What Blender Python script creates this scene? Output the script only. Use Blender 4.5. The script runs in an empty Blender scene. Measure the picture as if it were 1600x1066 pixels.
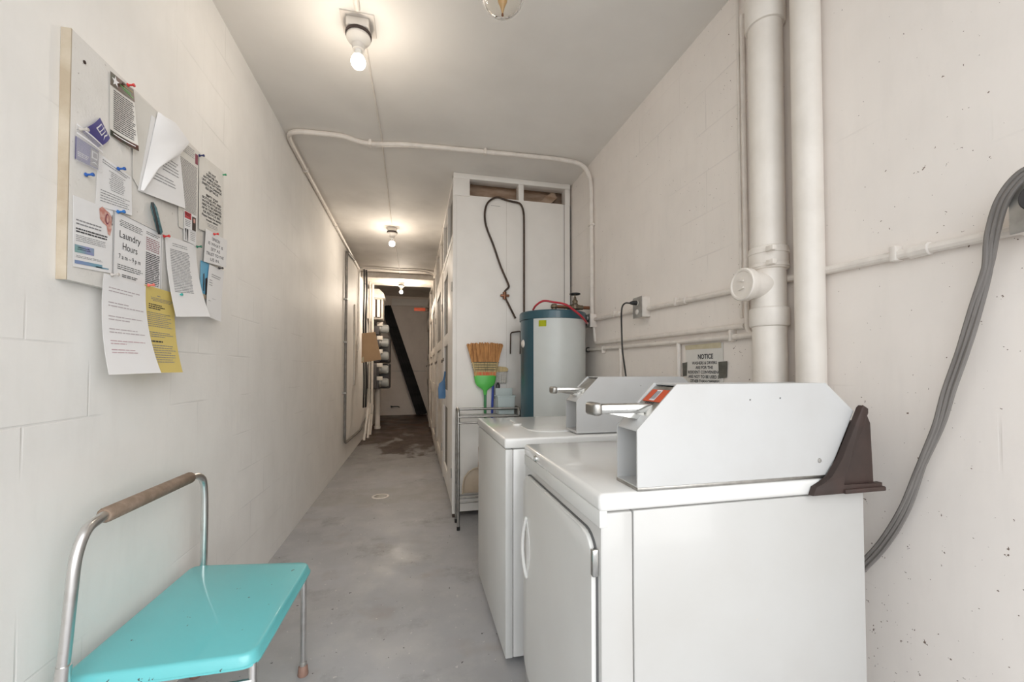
import bpy, bmesh, math, random
from mathutils import Vector, Matrix
random.seed(7)
S = bpy.context.scene
COL = S.collection
R = math.radians

# ------------------------------------------------------------------ camera, light, exposure
cd = bpy.data.cameras.new('camera'); cam = bpy.data.objects.new('camera', cd); COL.objects.link(cam)
cd.lens = 14.625; cd.sensor_width = 36; cd.shift_y = 30/1600; cd.clip_start = .02
cam.location = (0, 0, 1.2); cam.rotation_euler = (R(91.4), 0, R(-13.16))
S.camera = cam
W = bpy.data.worlds.new('daylight'); S.world = W; W.use_nodes = True
bg = W.node_tree.nodes['Background']; bg.inputs[1].default_value = 2.2
_n = W.node_tree.nodes; _l = W.node_tree.links
_tc = _n.new('ShaderNodeTexCoord'); _sp = _n.new('ShaderNodeSeparateXYZ'); _cr = _n.new('ShaderNodeValToRGB')     # brighter overhead than at the horizon
_l.new(_tc.outputs['Generated'], _sp.inputs[0]); _l.new(_sp.outputs[2], _cr.inputs[0]); _l.new(_cr.outputs[0], bg.inputs[0])
_cr.color_ramp.elements[0].position = .0; _cr.color_ramp.elements[0].color = (.82, .86, .90, 1)
_cr.color_ramp.elements[1].position = .62; _cr.color_ramp.elements[1].color = (.92, .96, 1, 1)
sd = bpy.data.lights.new('hazy_sun', 'SUN'); sd.energy = 1.3; sd.angle = R(55); sd.color = (1, .94, .87)       # soft hazy daylight through the open end behind the camera
so_ = bpy.data.objects.new('hazy_sun', sd); COL.objects.link(so_); so_.rotation_euler = (R(90-14), 0, R(20))
S.view_settings.view_transform = 'Standard'; S.view_settings.look = 'None'
S.view_settings.gamma = 1; S.view_settings.use_curve_mapping = False
S.view_settings.exposure = 0.33
try:
    S.cycles.max_bounces = 16; S.cycles.diffuse_bounces = 10
except Exception: pass
BULB_W = (3.6, 8, 32)

# ------------------------------------------------------------------ materials
def mat(name, col, rough=.5, metal=0, stretch=None, col2=None, nscale=8, npos=(.4, .7), bump=0, bscale=60, trans=0, emit=0, coat=0, specks=None, alpha=None, ior=None):
    m = bpy.data.materials.new(name); m.use_nodes = True; nt = m.node_tree; b = nt.nodes['Principled BSDF']
    b.inputs['Base Color'].default_value = (*col, 1); b.inputs['Roughness'].default_value = rough; b.inputs['Metallic'].default_value = metal
    tc = nt.nodes.new('ShaderNodeTexCoord')
    out = None
    def noise(scale, detail=5, rgh=.55):
        n = nt.nodes.new('ShaderNodeTexNoise'); n.inputs['Scale'].default_value = scale; n.inputs['Detail'].default_value = detail
        n.inputs['Roughness'].default_value = rgh
        if stretch:
            mp = nt.nodes.new('ShaderNodeMapping'); mp.inputs[3].default_value = stretch; nt.links.new(tc.outputs['Object'], mp.inputs[0]); nt.links.new(mp.outputs[0], n.inputs['Vector'])
        else: nt.links.new(tc.outputs['Object'], n.inputs['Vector'])
        return n
    def ramp(n, a, c):
        r = nt.nodes.new('ShaderNodeMapRange'); r.inputs[1].default_value = a; r.inputs[2].default_value = c; nt.links.new(n, r.inputs[0]); return r.outputs[0]
    def mix(fac, a, c):
        x = nt.nodes.new('ShaderNodeMix'); x.data_type = 'RGBA'; nt.links.new(fac, x.inputs[0])
        for v, i in ((a, 6), (c, 7)):
            if isinstance(v, tuple): x.inputs[i].default_value = (*v, 1)
            else: nt.links.new(v, x.inputs[i])
        return x.outputs[2]
    cur = col
    if col2: cur = mix(ramp(noise(nscale).outputs[0], *npos), cur, col2)
    if specks: cur = mix(ramp(noise(specks[0], 3, .7).outputs[0], specks[1], specks[1]+.02), cur, specks[2])
    if not isinstance(cur, tuple): nt.links.new(cur, b.inputs['Base Color'])
    if bump:
        bp = nt.nodes.new('ShaderNodeBump'); bp.inputs['Strength'].default_value = bump; bp.inputs['Distance'].default_value = .004
        nt.links.new(noise(bscale).outputs[0], bp.inputs['Height']); nt.links.new(bp.outputs[0], b.inputs['Normal'])
    if trans: b.inputs['Transmission Weight'].default_value = trans
    if ior: b.inputs['IOR'].default_value = ior
    if coat: b.inputs['Coat Weight'].default_value = coat
    if alpha: b.inputs['Alpha'].default_value = alpha
    if emit: b.inputs['Emission Color'].default_value = (1, .93, .82, 1); b.inputs['Emission Strength'].default_value = emit
    return m

def blockwall(name, axis, col, stain, speck, rough=.55, strength=.5, far_tone=None, rowoff=(0, 0)):
    """painted concrete block: brick joints as relief, patchy paint, flaked spots"""
    m = bpy.data.materials.new(name); m.use_nodes = True; nt = m.node_tree; b = nt.nodes['Principled BSDF']; L = nt.links
    b.inputs['Roughness'].default_value = rough
    tc = nt.nodes.new('ShaderNodeTexCoord'); sp = nt.nodes.new('ShaderNodeSeparateXYZ'); cb = nt.nodes.new('ShaderNodeCombineXYZ')
    L.new(tc.outputs['Object'], sp.inputs[0]); L.new(sp.outputs[1 if axis == 'y' else 0], cb.inputs[0]); L.new(sp.outputs[2], cb.inputs[1])
    mp = nt.nodes.new('ShaderNodeMapping'); mp.inputs[1].default_value = (rowoff[0], rowoff[1], 0); L.new(cb.outputs[0], mp.inputs[0])
    br = nt.nodes.new('ShaderNodeTexBrick'); L.new(mp.outputs[0], br.inputs['Vector'])
    br.inputs['Scale'].default_value = 1; br.inputs['Brick Width'].default_value = .4; br.inputs['Row Height'].default_value = .2
    br.inputs['Mortar Size'].default_value = .004; br.inputs['Mortar Smooth'].default_value = .6
    def N(scale, d=5, r=.55, vec=None):
        n = nt.nodes.new('ShaderNodeTexNoise'); n.inputs['Scale'].default_value = scale; n.inputs['Detail'].default_value = d; n.inputs['Roughness'].default_value = r
        L.new(vec or tc.outputs['Object'], n.inputs['Vector']); return n.outputs[0]
    def MR(i, a, c, lo=0, hi=1):
        r = nt.nodes.new('ShaderNodeMapRange'); r.inputs[1].default_value = a; r.inputs[2].default_value = c; r.inputs[3].default_value = lo; r.inputs[4].default_value = hi
        L.new(i, r.inputs[0]); return r.outputs[0]
    def M(op, a, c):
        x = nt.nodes.new('ShaderNodeMath'); x.operation = op
        for v, i in ((a, 0), (c, 1)):
            if isinstance(v, (int, float)): x.inputs[i].default_value = v
            else: L.new(v, x.inputs[i])
        return x.outputs[0]
    def mix(f, a, c):
        x = nt.nodes.new('ShaderNodeMix'); x.data_type = 'RGBA'; L.new(f, x.inputs[0])
        for v, i in ((a, 6), (c, 7)):
            if isinstance(v, tuple): x.inputs[i].default_value = (*v, 1)
            else: L.new(v, x.inputs[i])
        return x.outputs[2]
    st = nt.nodes.new('ShaderNodeMapping'); st.inputs[3].default_value = (1, 1, .18); L.new(tc.outputs['Object'], st.inputs[0])
    c = mix(MR(N(3.2, 6), .42, .72, 0, .6), col, stain)
    c = mix(MR(N(22, 4, .6, st.outputs[0]), .5, .75, 0, .35), c, stain)
    jf = M('MULTIPLY', br.outputs['Fac'], MR(N(2.1, 2), .50, .66))
    c = mix(M('MULTIPLY', jf, .22), c, tuple(x*.62 for x in stain))
    # flaked spots, denser near the floor behind the machines
    dens = MR(N(1.6, 3), .45, .7)
    flo = MR(sp.outputs[2], 1.9, .1, 0, speck[1])
    spk = M('GREATER_THAN', M('ADD', N(70, 2, .75), M('MULTIPLY', M('ADD', dens, flo), .045)), speck[0])
    c = mix(spk, c, speck[2])
    if far_tone:
        c = mix(MR(M('ADD', sp.outputs[1], M('MULTIPLY', N(1.2, 4), 1.5)), far_tone[0], far_tone[1], 0, far_tone[3]), c, far_tone[2])  # colour drifts to a darker, browner tone towards the far end
    L.new(c, b.inputs['Base Color'])
    h = M('ADD', M('MULTIPLY', jf, -.45), M('ADD', M('MULTIPLY', N(9, 5), .5), M('MULTIPLY', N(90, 3), .10)))
    bp = nt.nodes.new('ShaderNodeBump'); bp.inputs['Strength'].default_value = strength; bp.inputs['Distance'].default_value = .007
    L.new(h, bp.inputs['Height']); L.new(bp.outputs[0], b.inputs['Normal'])
    return m

def floormat():
    m = bpy.data.materials.new('painted_concrete_floor'); m.use_nodes = True; nt = m.node_tree; b = nt.nodes['Principled BSDF']; L = nt.links
    tc = nt.nodes.new('ShaderNodeTexCoord'); sp = nt.nodes.new('ShaderNodeSeparateXYZ'); L.new(tc.outputs['Object'], sp.inputs[0])
    def N(scale, d=5, r=.55, sc=None):
        n = nt.nodes.new('ShaderNodeTexNoise'); n.inputs['Scale'].default_value = scale; n.inputs['Detail'].default_value = d; n.inputs['Roughness'].default_value = r
        if sc:
            mp = nt.nodes.new('ShaderNodeMapping'); mp.inputs[3].default_value = sc; L.new(tc.outputs['Object'], mp.inputs[0]); L.new(mp.outputs[0], n.inputs['Vector'])
        else: L.new(tc.outputs['Object'], n.inputs['Vector'])
        return n.outputs[0]
    def MR(i, a, c, lo=0, hi=1):
        r = nt.nodes.new('ShaderNodeMapRange'); r.inputs[1].default_value = a; r.inputs[2].default_value = c; r.inputs[3].default_value = lo; r.inputs[4].default_value = hi
        L.new(i, r.inputs[0]); return r.outputs[0]
    def M(op, a, c):
        x = nt.nodes.new('ShaderNodeMath'); x.operation = op
        for v, i in ((a, 0), (c, 1)):
            if isinstance(v, (int, float)): x.inputs[i].default_value = v
            else: L.new(v, x.inputs[i])
        return x.outputs[0]
    def mix(f, a, c):
        x = nt.nodes.new('ShaderNodeMix'); x.data_type = 'RGBA'; L.new(f, x.inputs[0])
        for v, i in ((a, 6), (c, 7)):
            if isinstance(v, tuple): x.inputs[i].default_value = (*v, 1)
            else: L.new(v, x.inputs[i])
        return x.outputs[2]
    c = mix(MR(N(1.7, 6), .38, .68), (.41, .41, .425), (.34, .338, .345))
    c = mix(MR(N(5, 6, .65), .48, .70, 0, .7), c, (.46, .455, .45)); c = mix(MR(N(2.3, 7, .7), .55, .68, 0, .6), c, (.20, .19, .185))
    c = mix(MR(N(3.1, 3), .60, .72, 0, .35), c, (.30, .235, .19))                      # rusty blotches
    y = sp.outputs[1]; yy = M('ADD', y, M('MULTIPLY', M('SUBTRACT', N(4, 4), .5), .25))
    band = M('MULTIPLY', MR(yy, 3.93, 3.99), MR(yy, 4.32, 4.55, 1, 0))
    c = mix(M('MULTIPLY', band, MR(N(6, 5), .35, .6, .25, .8)), c, (.36, .35, .335))  # paler patched strip
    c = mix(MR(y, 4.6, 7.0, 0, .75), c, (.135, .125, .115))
    # brown oily stains at the far end
    sf = N(1.9, 5, .6, (1, .55, 1))
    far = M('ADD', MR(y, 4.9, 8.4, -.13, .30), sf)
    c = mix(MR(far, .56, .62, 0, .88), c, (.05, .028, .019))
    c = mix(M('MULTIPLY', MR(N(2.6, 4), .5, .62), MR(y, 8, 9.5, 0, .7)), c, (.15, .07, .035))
    spk = M('GREATER_THAN', N(38, 2, .7), .70); c = mix(spk, c, (.55, .54, .52))
    spk = M('GREATER_THAN', N(31, 2, .75, (1.1, .9, 1)), .72); c = mix(spk, c, (.04, .035, .03))
    L.new(c, b.inputs['Base Color'])
    L.new(MR(N(3, 5), .3, .7, .34, .62), b.inputs['Roughness'])
    bp = nt.nodes.new('ShaderNodeBump'); bp.inputs['Strength'].default_value = .25; bp.inputs['Distance'].default_value = .006
    L.new(N(12, 6, .6), bp.inputs['Height']); L.new(bp.outputs[0], b.inputs['Normal'])
    return m

CREAM = (.66, .635, .60)
M_left = blockwall('painted_block_left', 'y', (.84, .825, .80), (.75, .735, .71), (.86, .0, (.25, .22, .2)), strength=.42, rowoff=(.0, .13), far_tone=(7.0, 14, (.62, .57, .52), .7))
M_right = blockwall('painted_block_right', 'y', (.83, .775, .725), (.75, .70, .655), (.755, 1.3, (.18, .13, .10)), strength=.35, rowoff=(.1, .05))
M_back = blockwall('painted_block_back', 'x', (.76, .68, .61), (.66, .58, .52), (.86, 0, (.2, .15, .1)), strength=.3)
M_ceil = mat('painted_ceiling', (.80, .775, .74), .7, col2=(.73, .705, .67), nscale=1.6, bump=.25, bscale=7)
M_ceil2 = mat('dusty_ceiling', (.72, .66, .60), .8, col2=(.55, .49, .43), nscale=2, bump=.2, bscale=7)
def soot_and_dimming(m):  # smoky stains, plus painted-in darkening that tames the bulb hot spots
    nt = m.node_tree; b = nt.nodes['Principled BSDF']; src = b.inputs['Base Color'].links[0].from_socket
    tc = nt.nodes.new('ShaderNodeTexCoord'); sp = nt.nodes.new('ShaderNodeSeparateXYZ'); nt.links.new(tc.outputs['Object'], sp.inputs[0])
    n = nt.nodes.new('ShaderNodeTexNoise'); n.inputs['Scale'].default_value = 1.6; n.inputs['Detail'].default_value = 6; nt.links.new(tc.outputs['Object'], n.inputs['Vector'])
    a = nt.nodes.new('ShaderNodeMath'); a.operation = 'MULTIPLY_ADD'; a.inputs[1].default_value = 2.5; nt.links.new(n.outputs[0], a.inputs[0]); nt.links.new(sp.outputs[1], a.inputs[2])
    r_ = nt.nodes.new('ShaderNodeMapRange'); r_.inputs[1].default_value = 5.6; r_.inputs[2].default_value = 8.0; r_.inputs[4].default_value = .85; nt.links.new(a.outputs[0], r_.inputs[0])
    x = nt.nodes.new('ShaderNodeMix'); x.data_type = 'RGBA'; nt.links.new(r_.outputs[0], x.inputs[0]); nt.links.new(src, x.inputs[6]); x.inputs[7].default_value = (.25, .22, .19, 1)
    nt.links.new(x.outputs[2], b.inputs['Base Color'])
soot_and_dimming(M_ceil)
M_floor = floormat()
M_pipe = mat('cream_painted_pipe', (.75, .70, .64), .42, col2=(.69, .64, .58), nscale=9, bump=.12, bscale=40)
M_conduit = mat('cream_painted_conduit', (.76, .71, .655), .45, col2=(.66, .61, .56), nscale=14, bump=.15, bscale=50)
M_wood = mat('white_painted_board', (.80, .77, .73), .5, col2=(.75, .72, .68), nscale=3, bump=.1, bscale=18)
M_oldwood = mat('grubby_painted_wood', (.60, .56, .51), .6, col2=(.43, .37, .31), nscale=6, npos=(.5, .75), bump=.15, bscale=25)
M_brownwood = mat('bare_brown_plywood', (.46, .34, .25), .8, col2=(.30, .19, .12), nscale=5, stretch=(1, 1, 4), bump=.2, bscale=20)
M_dark = mat('dark_wire_mesh', (.20, .185, .165), .75, col2=(.12, .11, .10), nscale=90)
M_enamel = mat('white_enamel', (.74, .735, .715), .2, col2=(.71, .705, .685), nscale=4, coat=.3)
M_enamel2 = mat('off_white_enamel', (.50, .495, .48), .28, col2=(.475, .465, .445), nscale=3, coat=.2, specks=(16, .76, (.62, .50, .36)))
M_doorgrey = mat('satin_front_enamel', (.65, .65, .63), .3, col2=(.62, .615, .595), nscale=3)
M_coinbox = mat('white_powder_coat', (.51, .51, .505), .4, col2=(.48, .475, .465), nscale=5)
M_gap = mat('dark_seam', (.10, .10, .10), .7)
M_chrome = mat('chrome', (.62, .62, .60), .18, 1, col2=(.5, .5, .48), nscale=20)
M_alu = mat('brushed_aluminium_tube', (.70, .69, .68), .28, 1, col2=(.55, .52, .50), nscale=18, npos=(.5, .8))
M_steel = mat('worn_steel', (.42, .41, .39), .38, 1, col2=(.30, .29, .27), nscale=30)
M_galv = mat('galvanised_metal', (.45, .44, .42), .5, .8, col2=(.33, .32, .30), nscale=25)
M_brown = mat('brown_plastic', (.032, .019, .015), .6, col2=(.055, .03, .024), nscale=9)
M_teal = mat('turquoise_enamel', (.13, .50, .53), .3, col2=(.12, .46, .49), nscale=3, coat=.35, specks=(30, .70, (.05, .08, .08)))
M_foam = mat('worn_brown_foam', (.20, .145, .105), .85, col2=(.29, .22, .17), nscale=26, bump=.5, bscale=60, specks=(30, .72, (.48, .42, .36)))
M_rubber = mat('brown_rubber', (.20, .11, .085), .6, col2=(.28, .17, .13), nscale=20)
M_black = mat('black_rubber', (.018, .018, .018), .45)
M_blackpl = mat('black_plastic_pipe', (.006, .0065, .007), .85, col2=(.022, .022, .022), nscale=6)
M_hteal = mat('teal_heater_enamel', (.014, .062, .085), .35, col2=(.018, .08, .11), nscale=3, coat=.3)
M_hwhite = mat('heater_jacket_white', (.56, .585, .57), .35, col2=(.52, .54, .525), nscale=3, specks=(13, .78, (.10, .10, .10)))
M_copper = mat('aged_copper', (.27, .12, .07), .45, .9, col2=(.16, .09, .06), nscale=30)
M_brass = mat('old_brass', (.24, .19, .13), .5, .9, col2=(.14, .12, .10), nscale=30)
M_red = mat('red_hose', (.42, .02, .035), .35)
M_rod = mat('dark_steel_rod', (.05, .035, .027), .5, .4, col2=(.10, .06, .04), nscale=30)
M_straw = mat('broom_straw', (.62, .32, .12), .8, col2=(.24, .10, .035), nscale=130, npos=(.40, .66), stretch=(1, 1, .06), bump=.4, bscale=90)
M_strawband = mat('pale_straw', (.60, .46, .24), .8, col2=(.30, .24, .12), nscale=120, stretch=(1, 1, .1))
M_orangest = mat('orange_straw', (.70, .17, .08), .8, col2=(.55, .38, .16), nscale=110, npos=(.45, .6), stretch=(1, 1, .1))
M_thread = mat('dark_stitching', (.09, .10, .07), .8)
M_green = mat('green_plastic', (.10, .50, .085), .4)
M_greenst = mat('green_metal_handle', (.055, .24, .095), .4)
M_blue = mat('blue_plastic', (.022, .06, .40), .35)
M_blue2 = mat('dusty_blue_plastic', (.055, .16, .33), .45, col2=(.08, .2, .38), nscale=12)
M_beige = mat('beige_plastic', (.52, .42, .31), .45, col2=(.44, .35, .25), nscale=10)
M_clear = mat('cloudy_plastic', (.72, .80, .80), .35, trans=.45, ior=1.2)
M_glass = mat('clear_glass', (.97, .95, .90), .04, trans=1, ior=1.12)
M_amber = mat('amber_glass', (.62, .40, .18), .3, trans=.3)
M_glow = mat('glowing_bulb', (1, 1, 1), .4, emit=14)
M_porcelain = mat('cream_porcelain', (.70, .66, .61), .3)
M_card = mat('brown_cardboard', (.46, .31, .18), .85, col2=(.40, .26, .15), nscale=5)
M_paper = mat('white_paper', (.76, .76, .77), .75, col2=(.74, .735, .735), nscale=6)
M_paperold = mat('aged_paper', (.68, .665, .63), .75, col2=(.63, .61, .57), nscale=6)
M_yellow = mat('yellow_paper', (.63, .50, .16), .75)
M_board = mat('painted_fibreboard', (.68, .66, .63), .75, col2=(.62, .60, .565), nscale=6, bump=.3, bscale=120, specks=(75, .685, (.36, .33, .30)))
M_rawedge = mat('raw_fibreboard_edge', (.40, .33, .24), .85, col2=(.52, .46, .37), nscale=9, bump=.3)
M_ink = mat('black_ink', (.035, .035, .04), .7)
M_inkg = mat('grey_ink', (.23, .23, .245), .7)
M_inkp = mat('faded_pink_ink', (.50, .33, .36), .7)
M_inkm = mat('maroon_ink', (.24, .06, .09), .7)
M_inkblue = mat('blue_ink', (.06, .055, .26), .5, col2=(.05, .04, .17), nscale=9)
M_inkbg = mat('teal_bar_ink', (.16, .34, .42), .6, col2=(.20, .25, .48), nscale=8)
M_inkgp = mat('violet_green_ink', (.26, .25, .50), .6, col2=(.16, .44, .28), nscale=9)
M_darkgreen = mat('dark_green_print', (.02, .035, .02), .4, col2=(.09, .02, .02), nscale=30)
M_lgreen = mat('light_green_print', (.12, .36, .10), .5)
M_gold = mat('gold_print', (.55, .42, .12), .5)
M_whiteink = mat('white_print', (.78, .78, .80), .6)
M_skin = mat('rosy_print', (.50, .20, .16), .6, col2=(.66, .48, .42), nscale=60)
M_redcard = mat('red_print', (.42, .03, .045), .6)
M_photoblue = mat('sky_blue_print', (.12, .38, .58), .5)
M_orange = mat('orange_plastic', (.55, .075, .02), .55)
M_tape = mat('silver_duct_tape', (.10, .10, .085), .45, .2, col2=(.16, .155, .135), nscale=30)
M_masktape = mat('masking_tape', (.58, .52, .38), .7, col2=(.50, .44, .28), nscale=20)
M_pouch = mat('clear_pouch', (.85, .85, .88), .15, alpha=.22)
M_cable = mat('grey_flat_cable', (.175, .16, .148), .55, col2=(.21, .195, .18), nscale=8)
M_meterglass = mat('meter_glass', (.85, .88, .88), .08, trans=.7, ior=1.15)
M_meterface = mat('meter_face', (.16, .15, .14), .5, col2=(.03, .03, .03), nscale=25)
M_meterbox = mat('dark_meter_plate', (.035, .034, .036), .5, col2=(.07, .06, .06), nscale=12)
M_lime = mat('lime_sticker', (.80, .85, .05), .6)
M_ground = mat('outdoor_concrete', (.36, .35, .34), .9, col2=(.3, .29, .28), nscale=3)

# ------------------------------------------------------------------ mesh helpers
def catmull(P, n=6):
    P = [Vector(p) for p in P]; out = []
    for i in range(len(P)-1):
        p0 = P[i-1] if i else P[0]*2-P[1]; p1 = P[i]; p2 = P[i+1]; p3 = P[i+2] if i+2 < len(P) else P[-1]*2-P[-2]
        for k in range(n):
            t = k/n; out.append(.5*((2*p1)+(p2-p0)*t+(2*p0-5*p1+4*p2-p3)*t*t+(3*p1-p0-3*p2+p3)*t**3))
    out.append(P[-1]); return out

def rounded(P, rad, n=6):
    """polyline with rounded corners"""
    P = [Vector(p) for p in P]; out = [P[0]]
    for i in range(1, len(P)-1):
        a = (P[i-1]-P[i]); b = (P[i+1]-P[i]); r = min(rad, a.length*.49, b.length*.49)
        A = P[i]+a.normalized()*r; B = P[i]+b.normalized()*r
        for k in range(n+1):
            t = k/n; out.append(A*(1-t)**2+P[i]*2*t*(1-t)+B*t*t)
    out.append(P[-1]); return out

class MB:
    def __init__(s): s.bm = bmesh.new()
    def _mi(s, faces, mi):
        for f in faces: f.material_index = mi
    def box(s, x0, x1, y0, y1, z0, z1, bev=0, seg=2, mi=0):
        g = bmesh.ops.create_cube(s.bm, size=1)['verts']
        for v in g: v.co = Vector(((x0+x1)/2+v.co.x*(x1-x0), (y0+y1)/2+v.co.y*(y1-y0), (z0+z1)/2+v.co.z*(z1-z0)))
        fs = list({f for v in g for f in v.link_faces}); s._mi(fs, mi)
        if bev:
            es = list({e for v in g for e in v.link_edges})
            r = bmesh.ops.bevel(s.bm, geom=es, offset=bev, segments=seg, profile=.5, affect='EDGES'); s._mi(r['faces'], mi)
        return s
    def obox(s, c, ax, ay, az, mi=0, bev=0):
        """box from centre and three half vectors"""
        c, ax, ay, az = map(Vector, (c, ax, ay, az)); g = bmesh.ops.create_cube(s.bm, size=2)['verts']
        for v in g: v.co = c+ax*v.co.x+ay*v.co.y+az*v.co.z
        s._mi({f for v in g for f in v.link_faces}, mi)
        if bev:
            r = bmesh.ops.bevel(s.bm, geom=list({e for v in g for e in v.link_edges}), offset=bev, segments=2, profile=.5, affect='EDGES'); s._mi(r['faces'], mi)
        return s
    def tube(s, pts, r, seg=10, mi=0, caps=True):
        pts = [Vector(p) for p in pts]; rs = r if isinstance(r, (list, tuple)) else [r]*len(pts)
        n = None; rings = []
        for i, p in enumerate(pts):
            t = (pts[min(i+1, len(pts)-1)]-pts[max(i-1, 0)])
            if t.length < 1e-9: t = Vector((0, 0, 1))
            t.normalize()
            if n is None:
                n = t.orthogonal().normalized()
            else:
                n = n-t*n.dot(t)
                n = n.normalized() if n.length > 1e-6 else t.orthogonal().normalized()
            b = t.cross(n)
            rings.append([s.bm.verts.new(p+(n*math.cos(2*math.pi*k/seg)+b*math.sin(2*math.pi*k/seg))*rs[i]) for k in range(seg)])
        for a, b in zip(rings, rings[1:]):
            for k in range(seg): s.bm.faces.new((a[k], a[(k+1) % seg], b[(k+1) % seg], b[k])).material_index = mi
        if caps:
            s.bm.faces.new(rings[0][::-1]).material_index = mi; s.bm.faces.new(rings[-1]).material_index = mi
        return s
    def cyl(s, p0, p1, r, r2=None, seg=20, mi=0): return s.tube([p0, p1], [r, r if r2 is None else r2], seg, mi)
    def lathe(s, prof, o, axis=(0, 0, 1), seg=24, mi=0, arc=None):
        """prof: list of (radius, height)"""
        o = Vector(o); t = Vector(axis).normalized(); n = t.orthogonal().normalized(); b = t.cross(n)
        if abs(t.z) > .99: n = Vector((1, 0, 0)); b = Vector((0, 1, 0)) if t.z > 0 else Vector((0, -1, 0))
        rings = []
        full = arc is None; a0, a1 = arc or (0, 2*math.pi); K = seg if full else seg+1
        for (r, h) in prof:
            if r < 1e-6: rings.append([s.bm.verts.new(o+t*h)])
            else: rings.append([s.bm.verts.new(o+t*h+(n*math.cos(a0+(a1-a0)*k/seg)+b*math.sin(a0+(a1-a0)*k/seg))*r) for k in range(K)])
        for A, B in zip(rings, rings[1:]):
            for k in range(seg):
                k2 = (k+1) % K if full else k+1
                q = [A[k], A[k2], B[k2], B[k]] if len(A) > 1 and len(B) > 1 else ([A[0], B[k2], B[k]] if len(A) == 1 else [A[k], A[k2], B[0]])
                if len(A) == 1 and len(B) == 1: continue
                s.bm.faces.new(q).material_index = mi
        return s
    def prism(s, poly, plane, a, b, mi=0, bev=0):
        """poly in plane 'xz','yz','xy', extruded a..b along the third axis"""
        def mk(p, t):
            return {'xz': (p[0], t, p[1]), 'yz': (t, p[0], p[1]), 'xy': (p[0], p[1], t)}[plane]
        A = [s.bm.verts.new(mk(p, a)) for p in poly]; B = [s.bm.verts.new(mk(p, b)) for p in poly]; n = len(poly)
        fs = [s.bm.faces.new(A), s.bm.faces.new(B[::-1])]+[s.bm.faces.new((A[k], A[(k+1) % n], B[(k+1) % n], B[k])) for k in range(n)]
        s._mi(fs, mi)
        if bev:
            es = list({e for f in fs[:2] for e in f.edges}); r = bmesh.ops.bevel(s.bm, geom=es, offset=bev, segments=2, profile=.5, affect='EDGES'); s._mi(r['faces'], mi)
        return s
    def grid(s, fn, nu, nv, thick=0, off=Vector((1, 0, 0)), mi=0):
        V = [[s.bm.verts.new(fn(i/nu, j/nv)) for j in range(nv+1)] for i in range(nu+1)]
        for i in range(nu):
            for j in range(nv): s.bm.faces.new((V[i][j], V[i+1][j], V[i+1][j+1], V[i][j+1])).material_index = mi
        if thick:
            U = [[s.bm.verts.new(Vector(v.co)-Vector(off)*thick) for v in row] for row in V]
            for i in range(nu):
                for j in range(nv): s.bm.faces.new((U[i][j+1], U[i+1][j+1], U[i+1][j], U[i][j])).material_index = mi
            ring = [(i, 0) for i in range(nu)]+[(nu, j) for j in range(nv)]+[(i, nv) for i in range(nu, 0, -1)]+[(0, j) for j in range(nv, 0, -1)]
            for (a, b), (c, d) in zip(ring, ring[1:]+ring[:1]): s.bm.faces.new((V[c][d], V[a][b], U[a][b], U[c][d])).material_index = mi
        return s
    def build(s, name, mats, parent=None, ang=35, nrm=True, keep=False):
        bm = s.bm
        if nrm: bmesh.ops.recalc_face_normals(bm, faces=bm.faces)
        for f in bm.faces: f.smooth = True
        lim = R(ang)
        for e in bm.edges:
            e.smooth = len(e.link_faces) == 2 and e.calc_face_angle(0) < lim
        me = bpy.data.meshes.new(name); bm.to_mesh(me); bm.free()
        for m in (mats if isinstance(mats, (list, tuple)) else [mats]): me.materials.append(m)
        o = bpy.data.objects.new(name, me); COL.objects.link(o)
        base = Vector((0, 0, 0)); p = parent
        while p is not None: base += p.location; p = p.parent
        if parent is not None:
            o.parent = parent; me.transform(Matrix.Translation(-base))
        elif not keep:
            xs = [v.co for v in me.vertices]; c = Vector(((min(v.x for v in xs)+max(v.x for v in xs))/2, (min(v.y for v in xs)+max(v.y for v in xs))/2, min(v.z for v in xs)))
            me.transform(Matrix.Translation(-c)); o.location = c
        return o

def tag(o, label, cat, group=None):
    o['label'] = label; o['category'] = cat
    if group: o['group'] = group
    return o
def thing(name, label, cat, loc, group=None):
    o = bpy.data.objects.new(name, None); COL.objects.link(o); o.location = loc; o.empty_display_size = .05
    return tag(o, label, cat, group)
def struct(o): o['kind'] = 'structure'; return o

# ------------------------------------------------------------------ the setting
ZC = 2.845; XL = -.885; XR = 1.35; YB = 11.6; Y0 = -.35
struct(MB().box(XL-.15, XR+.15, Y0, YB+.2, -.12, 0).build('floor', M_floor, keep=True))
struct(MB().box(-6, 7, -7, Y0, -.14, -.02).build('ground', M_ground, keep=True))
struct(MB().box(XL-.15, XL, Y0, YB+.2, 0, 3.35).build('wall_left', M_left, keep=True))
struct(MB().box(XR, XR+.15, Y0, YB+.2, 0, 3.35).build('wall_right', M_right, keep=True))
struct(MB().box(XL, XR, YB, YB+.2, 0, 3.35).build('wall_back', M_back, keep=True))
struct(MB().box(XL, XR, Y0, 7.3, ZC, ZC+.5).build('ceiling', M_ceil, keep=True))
c2 = struct(MB().box(XL, XR, 7.95, YB, 3.2, 3.35).build('ceiling', M_ceil2, keep=True))
struct(MB().box(XL, XR, 7.3, 7.95, 2.76, 3.35, .01).build('trim_1', M_oldwood, keep=True))           # ceiling beam
struct(MB().box(XL+.28, XR, YB-.05, YB, 2.95, 3.13, .004).build('trim_2', M_wood, keep=True))      # fascia board across the end wall
struct(MB().box(XL, XR, YB-.012, YB, 1.17, 1.19).build('trim_3', M_oldwood, keep=True))               # ledge line on the end wall

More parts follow.
